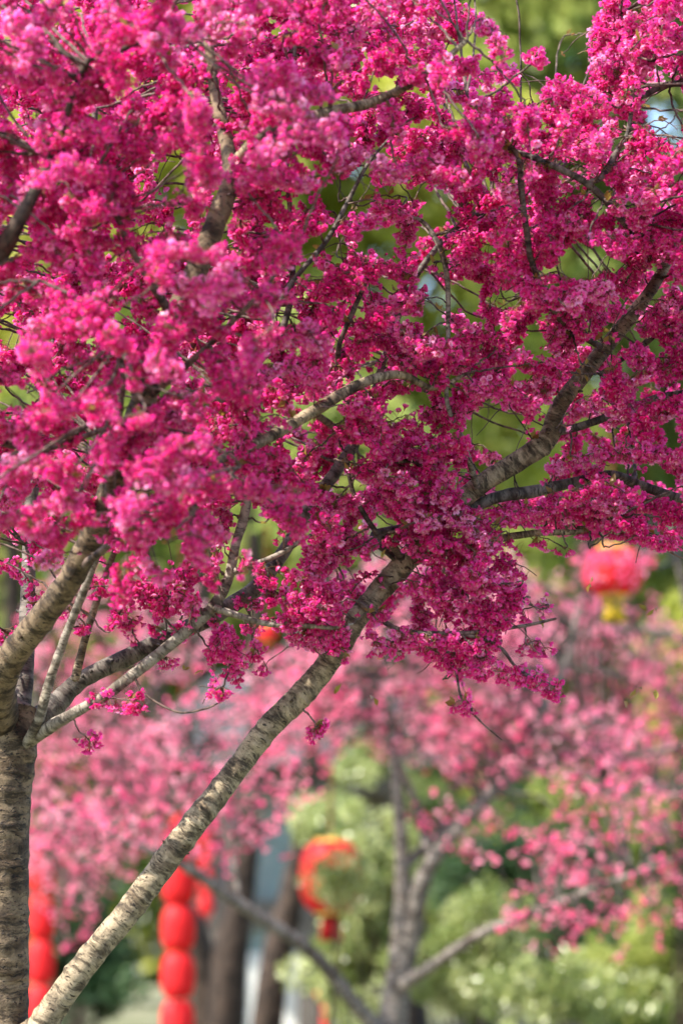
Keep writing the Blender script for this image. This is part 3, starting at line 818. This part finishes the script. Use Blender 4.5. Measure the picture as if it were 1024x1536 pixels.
# ------------------------------------------------------------------ trees of the background
def far_tree(name, stems, label, cat, group, bark, blossoms=(), ground_xy=None, trunk_rows=None, d0=14.0, flower_mat='pink', seed=0, stem_scale=0.75):
    """stems: lists of rows (x, y, depth, radius in pixels at that depth); the first is the trunk"""
    r = np.random.default_rng(seed)
    paths = []
    for rows in stems:
        P = np.array([[*at(a, bb, d), rr * stem_scale * d / FPX] for a, bb, d, rr in rows])
        L = np.linalg.norm(np.diff(P[:, :3], axis=0), axis=1).sum()
        paths.append(spline(P, max(8, int(L * 28))))
    P0 = paths[0]
    gx, gy = P0[0, 0], P0[0, 1]
    gz = float(ground_h(np.array(gx), np.array(gy)))
    bs = np.array((gx, gy, gz))
    if P0[0, 2] > gz + 0.05:
        foot = spline(np.array([[gx, gy, gz - 0.05, P0[0, 3] * 1.5], [gx, gy, gz + 0.2, P0[0, 3] * 1.15], list(P0[0])]), 10)
        paths[0] = np.vstack([foot[:-1], P0])
    root = empty(name, bs, label, cat, group)
    objs = []
    for i, Q in enumerate(paths):
        bf = Buf(); tube(bf, Q[:, :3], Q[:, 3], 14, 0, 0.05, 0.08, seed=seed * 10 + i)
        objs.append(bf.build('trunk' if i == 0 else 'limb', [M[bark]], root, bs))
    allp = np.concatenate([q[:, :3] for q in paths]); own = np.concatenate([np.full(len(q), i) for i, q in enumerate(paths)])
    bufs = {}
    for cx, cy, rx, ry, dlo, dhi, n, tint in blossoms:
        for _ in range(int(n * 1.7)):
            a = r.uniform(0, 6.28); q = math.sqrt(r.uniform(0, 1))
            c = at(cx + rx * q * math.cos(a), cy + ry * q * math.sin(a), r.uniform(dlo, dhi))
            k = int(np.argmin(((allp - c) ** 2).sum(1)))
            s = allp[k]; g = np.linalg.norm(c - s)
            bf = bufs.setdefault(int(own[k]), Buf())
            dr = unit(unit(c - s) + r.normal(0, 0.5, 3)); L = r.uniform(0.10, 0.3)
            pts = spline([c - dr * L / 2, c + r.normal(0, .015, 3), c + dr * L / 2], 6)
            spray(bf, pts, 17, r, size=0.021, tint=float(np.clip(tint + r.normal(0, .2), 0, 1)), templates=FAR, probs=FAR_P, stalks=False,
                  twig_r=0.003, mats=(0, 0, 0, 0, 0, 1), umbel=(1, 4), spread=1.3, ped=(0.012, 0.04))
            if g > 0.05 and r.random() < 0.55:
                m1 = (s + c) / 2 + r.normal(0, 0.06 * g, 3) + np.array((0, 0, 0.07 * g))
                qq = spline([s, m1, pts[0]], max(5, int(g * 8)))
                tube(bf, qq, np.linspace(0.004 + 0.008 * min(g, 1), 0.003, len(qq)), 5, 1, seed=int(r.integers(1, 999)), cap=False)
    for i, bf in bufs.items():
        bf.build('blossoms', [M[flower_mat], M['bark_grey']], objs[i], bs)
    return root


far_tree('cherry_tree', [
    [(588, 1570, 14, 30), (590, 1530, 14, 27), (598, 1440, 14, 19), (604, 1330, 14, 15), (599, 1230, 14, 11), (590, 1120, 14, 8), (580, 1000, 14.1, 6.5), (572, 900, 14.2, 5), (560, 780, 14.3, 4)],
    [(596, 1500, 14, 18), (618, 1400, 13.95, 16), (638, 1310, 13.9, 15), (690, 1240, 13.9, 10), (745, 1175, 14.0, 8.5), (800, 1085, 14.3, 8), (845, 1000, 15.0, 6), (870, 900, 15.3, 4)],
    [(606, 1300, 14, 9), (660, 1250, 14.2, 8), (720, 1208, 14.4, 8), (770, 1170, 14.5, 7), (850, 1138, 14.6, 6), (950, 1135, 14.7, 5), (1050, 1110, 14.8, 3)],
    [(606, 1478, 13.9, 13), (655, 1445, 13.7, 10), (720, 1402, 13.5, 9), (800, 1370, 13.3, 8), (900, 1330, 13.2, 6), (1010, 1290, 13.1, 4)],
    [(580, 1560, 13.9, 17), (535, 1510, 13.8, 14), (478, 1440, 13.7, 12), (430, 1402, 13.6, 12), (352, 1352, 13.5, 11), (280, 1302, 13.4, 9), (200, 1268, 13.3, 7), (100, 1240, 13.2, 5)],
    [(640, 1280, 14.0, 8), (625, 1210, 14.1, 7), (580, 1120, 14.2, 6), (510, 1050, 14.4, 5), (420, 985, 14.6, 4)],
    [(360, 1355, 13.5, 5), (340, 1250, 13.6, 4), (300, 1150, 13.7, 3), (260, 1060, 13.8, 2)]],
    'pale pink cherry tree with forked grey stems, out of focus behind the leaning limb', 'tree', 'blossoming cherry trees', 'bark_far',
    [(640, 980, 190, 150, 13.8, 15.3, 460, .75), (780, 1110, 190, 60, 13.7, 15.0, 130, .6), (930, 1280, 140, 130, 12.9, 13.8, 62, .4), (800, 1290, 110, 60, 13, 14.2, 14, .45),
     (820, 1390, 70, 35, 13, 13.5, 12, .4), (330, 1160, 120, 140, 13.2, 14.2, 70, .45), (450, 1040, 90, 80, 13.6, 14.8, 80, .6), (690, 1230, 70, 50, 13.5, 14.5, 14, .5),
     (130, 1240, 110, 45, 12.9, 13.6, 40, .55), (420, 1090, 100, 70, 14.0, 14.8, 45, .5)], seed=3, stem_scale=0.85)
far_tree('cherry_tree', [
    [(1120, 1560, 16.5, 26), (1115, 1400, 16.5, 20), (1090, 1200, 16.4, 16), (1060, 1050, 16.3, 12), (1030, 900, 16.2, 9), (1000, 760, 16.2, 6)],
    [(1080, 1150, 16.4, 12), (1000, 1040, 16.5, 9), (900, 1010, 16.6, 7), (800, 1000, 16.7, 5), (720, 980, 16.8, 3)],
    [(1040, 960, 16.2, 9), (960, 945, 16.3, 8), (850, 962, 16.4, 7), (745, 985, 16.5, 5)],
    [(1090, 1200, 16.4, 10), (1000, 1180, 16.0, 7), (900, 1190, 15.7, 5)]],
    'pink cherry tree at the right edge, its branches behind the lantern with yellow tassel', 'tree', 'blossoming cherry trees', 'bark_far',
    [(900, 1010, 150, 130, 15.8, 17.2, 190, .55), (980, 1160, 90, 80, 15.5, 16.8, 60, .5), (760, 930, 100, 90, 16, 17.5, 90, .75), (922, 845, 55, 26, 14.2, 14.9, 15, .2)], seed=4)
far_tree('cherry_tree', [
    [(-20, 1560, 15.5, 24), (-15, 1400, 15.5, 18), (0, 1290, 15.5, 14), (60, 1180, 15.5, 9), (150, 1090, 15.5, 7), (260, 1010, 15.6, 5), (330, 930, 15.7, 3)],
    [(0, 1290, 15.5, 9), (110, 1240, 15.2, 7), (220, 1200, 15, 6), (340, 1190, 14.8, 4), (420, 1200, 14.7, 2)],
    [(20, 1250, 15.5, 7), (40, 1120, 15.6, 5), (60, 1000, 15.7, 4), (80, 880, 15.8, 3)]],
    'pink cherry tree behind the ringed trunk at the left edge of the photo', 'tree', 'blossoming cherry trees', 'bark_far',
    [(130, 1150, 130, 110, 14.8, 16.2, 170, .62), (240, 1190, 130, 90, 14.6, 15.6, 80, .5), (110, 1290, 90, 50, 14.8, 15.6, 50, .65), (170, 950, 150, 100, 15, 16.5, 130, .75),
     (105, 1390, 35, 30, 15, 15.5, 7, .5)], seed=5)


def leaf_clumps(bf, centres, radii, n, size, mat, r, filt=None):
    for c, rad in zip(centres, radii):
        k = int(n * r.uniform(.7, 1.3))
        p = unit(r.normal(size=(k, 3))); q = r.uniform(0.45, 1.0, (k, 1)) ** 0.5
        loc = c + p * q * rad * np.array((1, 1, 0.8))
        if filt is not None:
            loc_k = filt(loc); loc = loc[loc_k]; p = p[loc_k]
        tone = float(np.clip(r.choice((.06, .42, .95), p=(.22, .38, .40)) + r.normal(0, .08), 0, 1))
        put_leaves(bf, loc, unit(p * .6 + r.normal(0, .5, p.shape) + np.array((0, 0, -.1))), r.uniform(.7, 1.3, len(loc)) * size, mat,
                   np.clip(tone + r.normal(0, .16, len(loc)), 0, 1), r)


r_soft = np.random.default_rng(8)


def skyhole(P):
    x, y, d = project(P)
    return ((x - 994) / 36) ** 2 + ((y - 176) / 50) ** 2 > r_soft.uniform(0.1, 1.25, len(x))


def broad_tree(name, x, d, crowns, leaf, bark, label, cat, group, trunk_px=22, size=0.20, n=60, clumps=170, seed=0, lean=0, trunk_rows=None):
    r = np.random.default_rng(seed)
    if trunk_rows is None:
        top = min(c[1] for c in crowns)
        trunk_rows = [(x, 1500, d, trunk_px), (x + lean * .4, 1200, d, trunk_px * .85), (x + lean, 700, d, trunk_px * .6), (x + lean, top, d, trunk_px * .25)]
    P = spline(np.array([[*at(a, bb, dd), rr * dd / FPX] for a, bb, dd, rr in trunk_rows]), 40)
    gz = float(ground_h(np.array(P[0, 0]), np.array(P[0, 1])))
    if P[0, 2] > gz:
        P = np.vstack([[P[0, 0], P[0, 1], gz - .05, P[0, 3] * 1.4], P])
    bs = np.array((P[0, 0], P[0, 1], gz))
    root = empty(name, bs, label, cat, group)
    bf = Buf(); tube(bf, P[:, :3], P[:, 3], 14, 0, .04, .03, seed=seed)
    cf = Buf(); cents = []; rads = []
    for cx, cy, rx, ry, m in crowns:
        c = at(cx, cy, d)
        for _ in range(int(clumps * m)):
            p = unit(r.normal(size=3)) * r.uniform(0.25, 1) ** 0.5
            q = c + p * np.array((rx * d / FPX, min(rx, ry) * d / FPX * .6, ry * d / FPX))
            cents.append(q); rads.append(r.uniform(.3, .62) * d / 32)
    leaf_clumps(cf, cents, rads, n, size, 0, r, skyhole)
    for q in cents[::5]:
        k = int(np.argmin(((P[:, :3] - q) ** 2).sum(1))); s = P[k, :3]
        tube(bf, spline([s, (s + q) / 2 + np.array((0, 0, .15)), q], 8), np.linspace(P[k, 3] * .35 + .01, .012, 8), 7, 0, seed=seed + k)
    bf.build('trunk', [M[bark]], root, bs)
    cf.build('crown', [M[leaf]], root, bs)
    return root


# far wood closing the view, one mass
_r = np.random.default_rng(90)
_b = Buf(); _c = []; _q = []
for _ in range(2300):
    _px, _py = _r.uniform(-1700, 2700), _r.uniform(640, 1450)
    _c.append(at(_px, _py, _r.uniform(52, 62))); _q.append(_r.uniform(.7, 1.5))
leaf_clumps(_b, _c, _q, 60, .42, 0, _r)
tag(_b.build('distant_wood', [M['leaf_yellow']]), 'green mass of far trees closing the view behind the garden', 'wood', kind='stuff')

G = 'trees beyond the cherry trees'
broad_tree('broadleaf_tree', 300, 27, [(240, 180, 260, 330, 1.0), (330, 520, 200, 160, .5)], 'leaf_yellow', 'bark_dark', 'yellow-green leafy tree seen through the upper left openings in the blossom', 'tree', G, seed=31)
broad_tree('broadleaf_tree', 620, 29, [(560, 260, 230, 250, .8), (640, 600, 220, 160, .5)], 'leaf_yellow', 'bark_dark', 'yellow-green leafy tree seen through the middle openings in the blossom', 'tree', G, seed=32)
broad_tree('broadleaf_tree', 880, 32, [(830, 40, 220, 230, 1.0), (860, 380, 180, 170, .6)], 'leaf_mid', 'bark_dark', 'green leafy tree showing in the open notch at the upper right', 'tree', G, seed=33, size=.22)
broad_tree('broadleaf_tree', 1080, 34, [(1060, 420, 170, 240, .6), (1080, 60, 120, 120, .3), (980, 700, 200, 170, .5)], 'leaf_mid', 'bark_dark', 'green leafy tree at the upper right edge around the small patch of sky', 'tree', G, seed=34, size=.22)
broad_tree('broadleaf_tree', 20, 30, [(20, 520, 200, 200, .6), (-60, 200, 160, 260, .5)], 'leaf_yellow', 'bark_dark', 'pale yellow-green tree at the left edge behind the blossom', 'tree', G, seed=35)
broad_tree('broadleaf_tree', 480, 38, [(430, 840, 300, 210, .9), (480, 1080, 260, 130, .5)], 'leaf_mid', 'bark_dark', 'green tree low in the middle behind the pink cherry and the pavilion', 'tree', G, seed=36, size=.22)
broad_tree('broadleaf_tree', 880, 36, [(860, 900, 260, 220, .9), (960, 1180, 240, 160, .6)], 'leaf_mid', 'bark_dark', 'green tree behind the red lantern on the right', 'tree', G, seed=37, size=.22)
broad_tree('broadleaf_tree', 90, 36, [(100, 880, 230, 220, .8), (120, 1180, 230, 150, .6)], 'leaf_mid', 'bark_dark', 'green tree behind the pink cherry on the left', 'tree', G, seed=38, size=.22)

# dark trunks behind the lanterns; their leaves are above, behind the blossom
G = 'dark trunked trees by the lanterns'
broad_tree('tree', 0, 20, [(330, 560, 150, 120, .35)], 'leaf_mid', 'bark_dark', 'straight dark trunk just right of the middle string of lanterns', 'tree', G, seed=41, size=.09, n=90,
           trunk_rows=[(338, 1560, 20, 30), (345, 1440, 20, 28), (362, 1330, 20, 22), (380, 1180, 20, 17), (385, 1050, 20, 14), (380, 800, 20, 10), (370, 560, 20, 6)])
broad_tree('tree', 0, 21, [(180, 640, 150, 110, .35)], 'leaf_mid', 'bark_dark', 'dark trunk partly hidden behind the middle string of lanterns', 'tree', G, seed=42, size=.09, n=90,
           trunk_rows=[(310, 1560, 21, 25), (306, 1470, 21, 24), (285, 1390, 21, 24), (246, 1300, 21, 18), (240, 1100, 21, 13), (220, 850, 21, 9), (200, 640, 21, 6)])
broad_tree('tree', 0, 19, [(520, 700, 130, 100, .3)], 'leaf_mid', 'bark_dark', 'leaning brown trunk left of the white panel', 'tree', G, seed=43, size=.09, n=90,
           trunk_rows=[(398, 1560, 19, 25), (412, 1450, 19, 23), (434, 1360, 19, 21), (452, 1260, 19, 16), (470, 1100, 19, 11), (490, 900, 19, 8), (510, 700, 19, 5)])


def shrub(name, blobs, leaf, label, cat, group, d, size=0.05, n=150, seed=0, clumps=40, filt=None):
    r = np.random.default_rng(seed)
    c0 = at(blobs[0][0], blobs[0][1], d)
    gz = float(ground_h(np.array(c0[0]), np.array(c0[1]))); bs = np.array((c0[0], c0[1], gz))
    root = empty(name, bs, label, cat, group)
    cf = Buf(); sf = Buf(); cents = []; rads = []
    for cx, cy, rx, ry in blobs:
        c = at(cx, cy, d); s = d / FPX
        m = max(8, int(clumps * rx * ry / 8000))
        for _ in range(m):
            p = unit(r.normal(size=3)) * r.uniform(0.1, 1.25)
            q = c + p * np.array((rx * s, min(rx, ry) * s * .8, ry * s)); q[2] = max(q[2], gz + .12)
            cents.append(q); rads.append(r.uniform(.05, .17))
    leaf_clumps(cf, cents, rads, n, size, 0, r, filt)
    for q in cents[::6]:
        f = bs + np.array((r.normal(0, .06), r.normal(0, .06), -.03))
        tube(sf, spline([f, (f + q) / 2 + r.normal(0, .05, 3), q], 8), np.linspace(.016, .005, 8), 6, 0, seed=7)
    sf.build('stem', [M['bark_dark']], root, bs)
    cf.build('foliage', [M[leaf]], root, bs)
    return root


G = 'garden shrubs'
shrub('shrub', [(565, 1320, 70, 120), (520, 1450, 70, 80)], 'leaf_pale', 'pale sunlit shrub between the leaf-covered lantern and the forked grey stems', 'shrub', G, 17.5, seed=51)
shrub('shrub', [(690, 1470, 110, 90), (720, 1380, 60, 60)], 'leaf_pale', 'pale green shrub just right of the forked grey stems at the bottom', 'shrub', G, 17.0, seed=52, n=120)
shrub('shrub', [(850, 1370, 120, 110), (760, 1300, 90, 80)], 'leaf_dark', 'dark green shrub behind the low pink sprays on the right', 'shrub', G, 19.5, seed=53)
shrub('shrub', [(840, 1490, 110, 60)], 'leaf_pale', 'low pale leaved shrub in the lower right, in front of dark leaves', 'shrub', G, 16.2, seed=54, n=110, clumps=30)
shrub('shrub', [(1010, 1440, 110, 110), (960, 1520, 90, 50)], 'leaf_mid', 'mid green shrub in the bottom right corner', 'shrub', G, 18.0, seed=55)
shrub('shrub', [(110, 1370, 90, 80), (150, 1470, 75, 60)], 'leaf_dark', 'dark green shrub between the two strings of lanterns at lower left', 'shrub', G, 21.0, seed=56, clumps=90)
shrub('shrub', [(1010, 1090, 50, 70), (1010, 960, 40, 50)], 'leaf_yellow', 'yellow-green bush at the right edge beside the pink cherry', 'bush', G, 17.5, seed=57, n=110)
shrub('shrub', [(475, 1225, 42, 36), (545, 1135, 50, 40)], 'leaf_pale', 'tall pale green bush just above the leaf-covered red lantern', 'bush', G, 18.5, seed=58, n=70, clumps=70)
shrub('shrub', [(720, 1300, 120, 90), (640, 1220, 70, 60)], 'leaf_mid', 'mid green shrub seen through the fork of the grey stems', 'shrub', G, 22.0, seed=59)
shrub('shrub', [(950, 1230, 130, 90)], 'leaf_mid', 'mid green shrub behind the pink sprays at the right', 'shrub', G, 23.0, seed=60)

# ------------------------------------------------------------------ lanterns
M['lantern'] = plain_mat('red_lantern_silk', (0.72, 0.022, 0.028), 0.55, 0.06, 5, 0.3, trans=0.35)
M['gold'] = plain_mat('gold_trim', (0.72, 0.46, 0.06), 0.4, 0.15, 20, 0.5)
M['tassel'] = plain_mat('red_tassel', (0.52, 0.02, 0.025), 0.7, 0.2, 60, 0.2)
M['yellow'] = plain_mat('yellow_tassel', (0.72, 0.52, 0.03), 0.7, 0.2, 60, 0.2)
M['cord'] = plain_mat('dark_red_cord', (0.25, 0.02, 0.02), 0.8, 0.2, 60, 0.2)


def lathe(bf, prof, c, n=32, mat=0, ribs=0, amp=0.0):
    ang = np.linspace(0, 2 * np.pi, n, endpoint=False)
    k = 1 - amp * (np.abs(np.sin(ang * ribs / 2)) if ribs else 0) 
    prof = np.asarray(prof, float)
    v = np.empty((len(prof), n, 3))
    v[..., 0] = prof[:, :1] * np.cos(ang) * (1 - amp * (1 - np.abs(np.sin(ang * ribs / 2))) if ribs else 1); 
    v[..., 1] = prof[:, :1] * np.sin(ang) * (1 - amp * (1 - np.abs(np.sin(ang * ribs / 2))) if ribs else 1)
    v[..., 2] = prof[:, 1:2]
    idx = np.arange(len(prof) * n).reshape(len(prof), n)
    a = idx[:-1]; b2 = idx[1:]
    f = np.stack([a, b2, np.roll(b2, -1, 1), np.roll(a, -1, 1)], -1).reshape(-1, 4)
    bf.add(v.reshape(-1, 3) + np.asarray(c), f, mat)


def body_profile(r, h, cap):
    t = np.sin(np.linspace(-np.pi / 2, np.pi / 2, 17))
    return [(cap + (r - cap) * max(0.0, 1 - abs(x) ** 2.8) ** 0.6, -x * h / 2) for x in t]


def lantern_string(loc, n, r, h, top, label, group):
    """loc: centre of the lowest lantern; n lanterns one above the other; the cord runs up to height top"""
    loc = np.asarray(loc, float)
    root = empty('lantern_string', loc, label, 'lantern', group)
    proto = None
    for k in range(n):
        z = k * (h + .012)
        if proto is None:
            bf = Buf(); lathe(bf, body_profile(r, h, r * .55), (0, 0, 0), 36, 0, 12, .06)
            o = bf.build('lantern', [M['lantern']], root)
            caps = []
            for sg in (-1, 1):
                cp = Buf()
                lathe(cp, [(0.0, sg * (h / 2 + .004)), (r * .58, sg * (h / 2 + .004)), (r * .58, sg * (h / 2 - .008)), (r * .5, sg * (h / 2 - .008))][::sg], (0, 0, 0), 24)
                caps.append(cp.build('end_cap', [M['tassel']], o))
            proto = (o, caps)
        else:
            o = proto[0].copy(); COL.objects.link(o); o.parent = root
            for c1 in proto[1]:
                c2 = c1.copy(); COL.objects.link(c2); c2.parent = o
        o.location = (0, 0, z)
    bf = Buf(); tube(bf, [(0, 0, -h / 2), (0.002, 0, n * h * .5), (0, 0, top - loc[2])], [.004] * 3, 6)
    bf.build('cord', [M['cord']], root)
    bf = Buf(); lathe(bf, [(.004, -h / 2 - .005), (.011, -h / 2 - .03), (.012, -h / 2 - .06), (.018, -h / 2 - .17), (.001, -h / 2 - .165)], (0, 0, 0), 36, 0, 18, .25)
    bf.build('tassel', [M['tassel']], root)
    return root


def px2m(p, d): return p * d / FPX


G = 'strings of red lanterns'
d = 16.5
lantern_string(at(266, 1535, d), 5, px2m(26, d), px2m(67, d), at(262, 800, d)[2], 'string of plump red lanterns hanging below the leaning limb, nearer of the middle pair', G)
d = 17.2
lantern_string(at(60, 1512, d), 4, px2m(21, d), px2m(64, d), at(60, 900, d)[2], 'string of red lanterns right beside the ringed trunk at lower left', G)
d = 24.0
lantern_string(at(309, 1358, d), 4, px2m(11, d), px2m(32, d), at(309, 1050, d)[2], 'thin far string of small coral red lanterns against the dark trunks', G)


def big_lantern(loc, r, h, top, label, tail, gold_bands=True):
    loc = np.asarray(loc, float)
    root = empty('lantern', loc, label, 'lantern', 'round red lanterns')
    bf = Buf(); lathe(bf, body_profile(r, h, r * .4), (0, 0, 0), 48, 0, 16, .07); body = bf.build('lantern_body', [M['lantern']], root)
    for sg in (-1, 1):
        bf = Buf()
        lathe(bf, [(0.0, sg * (h / 2 + .012)), (r * .5, sg * (h / 2 + .012)), (r * .52, sg * (h / 2 - .01)), (r * .38, sg * (h / 2 - .012))][::sg], (0, 0, 0), 32)
        bf.build('gold_rim', [M['gold']], body)
    bf = Buf(); tube(bf, [(0, 0, h / 2), (0, 0, h), (0, 0, top - loc[2])], [.004] * 3, 6); bf.build('cord', [M['cord']], root)
    bf = Buf(); lathe(bf, [(r * .08, -h / 2 - .01), (r * .3, -h / 2 - r * .15), (r * .3, -h / 2 - r * .4), (r * .38, -h / 2 - r * .85), (.001, -h / 2 - r * .83)], (0, 0, 0), 48, 0, 24, .25)
    bf.build('tassel', [M[tail]], root)
    return root


d = 15.0
big_lantern(at(920, 858, d), px2m(46, d), px2m(72, d), at(920, 640, d)[2], 'round red lantern with a yellow tassel hanging at the right in the pink branches', 'yellow')
d = 16.6
big_lantern(at(496, 1316, d), px2m(48, d), px2m(108, d), at(492, 1090, d)[2], 'tall oval red lantern half covered by pale green leaves above the white panel', 'tassel')
d = 18.5
big_lantern(at(400, 950, d), px2m(15, d), px2m(26, d), at(400, 780, d)[2], 'small red lantern glimpsed left of the leaning limb under the blossom', 'tassel')
shrub('leafy_branch', [(516, 1322, 34, 26)], 'leaf_pale', 'thin pale leafy stem growing up in front of the oval red lantern', 'plant', G, 16.1, seed=70, size=.04, n=60, clumps=200)

# ------------------------------------------------------------------ garden pavilion behind the trunks
M['plaster'] = plain_mat('pale_plaster', (0.62, 0.62, 0.58), 0.8, 0.08, 3)
M['slate'] = plain_mat('grey_roof', (0.055, 0.06, 0.065), 0.7, 0.2, 8)
M['beam'] = plain_mat('dark_brown_beam', (0.10, 0.085, 0.07), 0.6, 0.25, 12)
M['glass'] = plain_mat('blue_green_glass', (0.16, 0.24, 0.25), 0.12, 0.25, 1.5, 0.8)


def box(bf, x0, x1, y0, y1, z0, z1, mat=0, bev=0.012):
    e = min(bev, (x1 - x0) / 3, (y1 - y0) / 3, (z1 - z0) / 3)
    x = [x0, x0 + e, x1 - e, x1]; y = [y0, y0 + e, y1 - e, y1]; z = [z0, z0 + e, z1 - e, z1]
    c = {}
    vs = []
    for i, sx in enumerate((0, 1)):
        for j, sy in enumerate((0, 1)):
            for k, sz in enumerate((0, 1)):
                X = (x0, x1)[sx]; Y = (y0, y1)[sy]; Z = (z0, z1)[sz]
                ex = (e, -e)[sx]; ey = (e, -e)[sy]; ez = (e, -e)[sz]
                c[(i, j, k)] = len(vs)
                vs += [(X, Y + ey, Z + ez), (X + ex, Y, Z + ez), (X + ex, Y + ey, Z)]
    q = []; t = []
    for s in (0, 1):
        q.append([c[(s, 0, 0)], c[(s, 1, 0)], c[(s, 1, 1)], c[(s, 0, 1)]])
        q.append([c[(0, s, 0)] + 1, c[(1, s, 0)] + 1, c[(1, s, 1)] + 1, c[(0, s, 1)] + 1])
        q.append([c[(0, 0, s)] + 2, c[(1, 0, s)] + 2, c[(1, 1, s)] + 2, c[(0, 1, s)] + 2])
    for a in (0, 1):
        for b2 in (0, 1):
            q.append([c[(a, b2, 0)], c[(a, b2, 1)], c[(a, b2, 1)] + 1, c[(a, b2, 0)] + 1])
            q.append([c[(a, 0, b2)], c[(a, 1, b2)], c[(a, 1, b2)] + 2, c[(a, 0, b2)] + 2])
            q.append([c[(0, a, b2)] + 1, c[(1, a, b2)] + 1, c[(1, a, b2)] + 2, c[(0, a, b2)] + 2])
            for k in (0, 1):
                t.append([c[(a, b2, k)], c[(a, b2, k)] + 1, c[(a, b2, k)] + 2])
    bf.add(vs, np.array(q), mat); bf.add(np.array(vs), np.array(t), mat)


def pavilion():
    d = 25.0
    x0, x1 = at(300, 1400, d)[0], at(575, 1400, d)[0]
    y = at(400, 1400, d)[1]
    g = float(ground_h(np.array(0.0), np.array(y))) - .1
    zt = at(400, 1195, d)[2]; zl = at(400, 1380, d)[2]; zs = at(400, 1430, d)[2]
    root = empty('pavilion', ((x0 + x1) / 2, y, g), 'small grey roofed pavilion with blue-green windows and white low walls behind the trunks', 'pavilion')
    bs = np.array(root.location)

    def part(name, boxes, mat, parent=root):
        bf = Buf()
        for bx in boxes: box(bf, *bx)
        return bf.build(name, [M[mat]], parent, bs, smooth=False)
    part('low_wall', [(x0, x1, y + .1, y + 2.2, g, zs)], 'plaster'); part('back_wall', [(x0, x1, y + 2.203, y + 2.4, g, zt)], 'plaster')
    for k, px in enumerate((318, 462, 560)):
        xa = at(px, 1400, d)[0]
        part('post', [(xa - .09, xa + .09, y - .05, y + .12, g, zt)], 'beam')
    part('lintel', [(x0 - .1, x1 + .1, y - .07, y + .14, zl - .04, zl + .16)], 'beam')
    part('fascia', [(x0 - .5, x1 + .5, y - .55, y + 2.9, zt, zt + .22)], 'beam')
    for a, c in ((318, 462), (462, 560)):
        xa, xc = at(a, 1400, d)[0] + .095, at(c, 1400, d)[0] - .095
        part('window', [(xa, xc, y + .12, y + .16, zs + .003, zl - .045)], 'glass'); part('window', [(xa, xc, y + .02, y + .06, zl + .165, zt - .003)], 'glass')
    bf = Buf()
    xm0, xm1 = x0 - .8, x1 + .8
    ya, yb = y - .9, y + 3.2
    zr = zt + .225; ridge = zr + 1.0
    v = [(xm0, ya, zr), (xm1, ya, zr), (xm1, yb, zr), (xm0, yb, zr), (xm0 + .9, (ya + yb) / 2, ridge), (xm1 - .9, (ya + yb) / 2, ridge)]
    bf.add(v, np.array([[0, 1, 5, 4], [2, 3, 4, 5], [0, 3, 2, 1]])); bf.add(v, np.array([[1, 2, 5], [3, 0, 4]]))
    bf.build('roof', [M['slate']], root, bs, smooth=False)


pavilion()

# small orange ball on a red stick beside the pavilion post
d = 19.0
p = at(484, 1492, d); gz = float(ground_h(np.array(p[0]), np.array(p[1])))
root = empty('garden_marker', (p[0], p[1], gz), 'small orange ball on a red stick at the bottom, beside the white panel', 'marker')
bf = Buf(); t_ = np.linspace(0, np.pi, 14); rr = px2m(12, d)
lathe(bf, [(max(.001, rr * math.sin(a)), rr * math.cos(a)) for a in t_], (0, 0, p[2] - gz), 24); M['orange'] = plain_mat('orange_paint', (0.85, 0.30, 0.03), 0.5, 0.1)
bf.build('ball', [M['orange']], root)
bf = Buf(); tube(bf, [(0.03, 0, -.05), (0.025, 0, .3), (0.02, 0, p[2] - gz - rr * .8)], [.03, .03, .03], 12); M['red_paint'] = plain_mat('red_paint', (0.6, 0.03, 0.03), 0.5, 0.1)
bf.build('stick', [M['red_paint']], root)
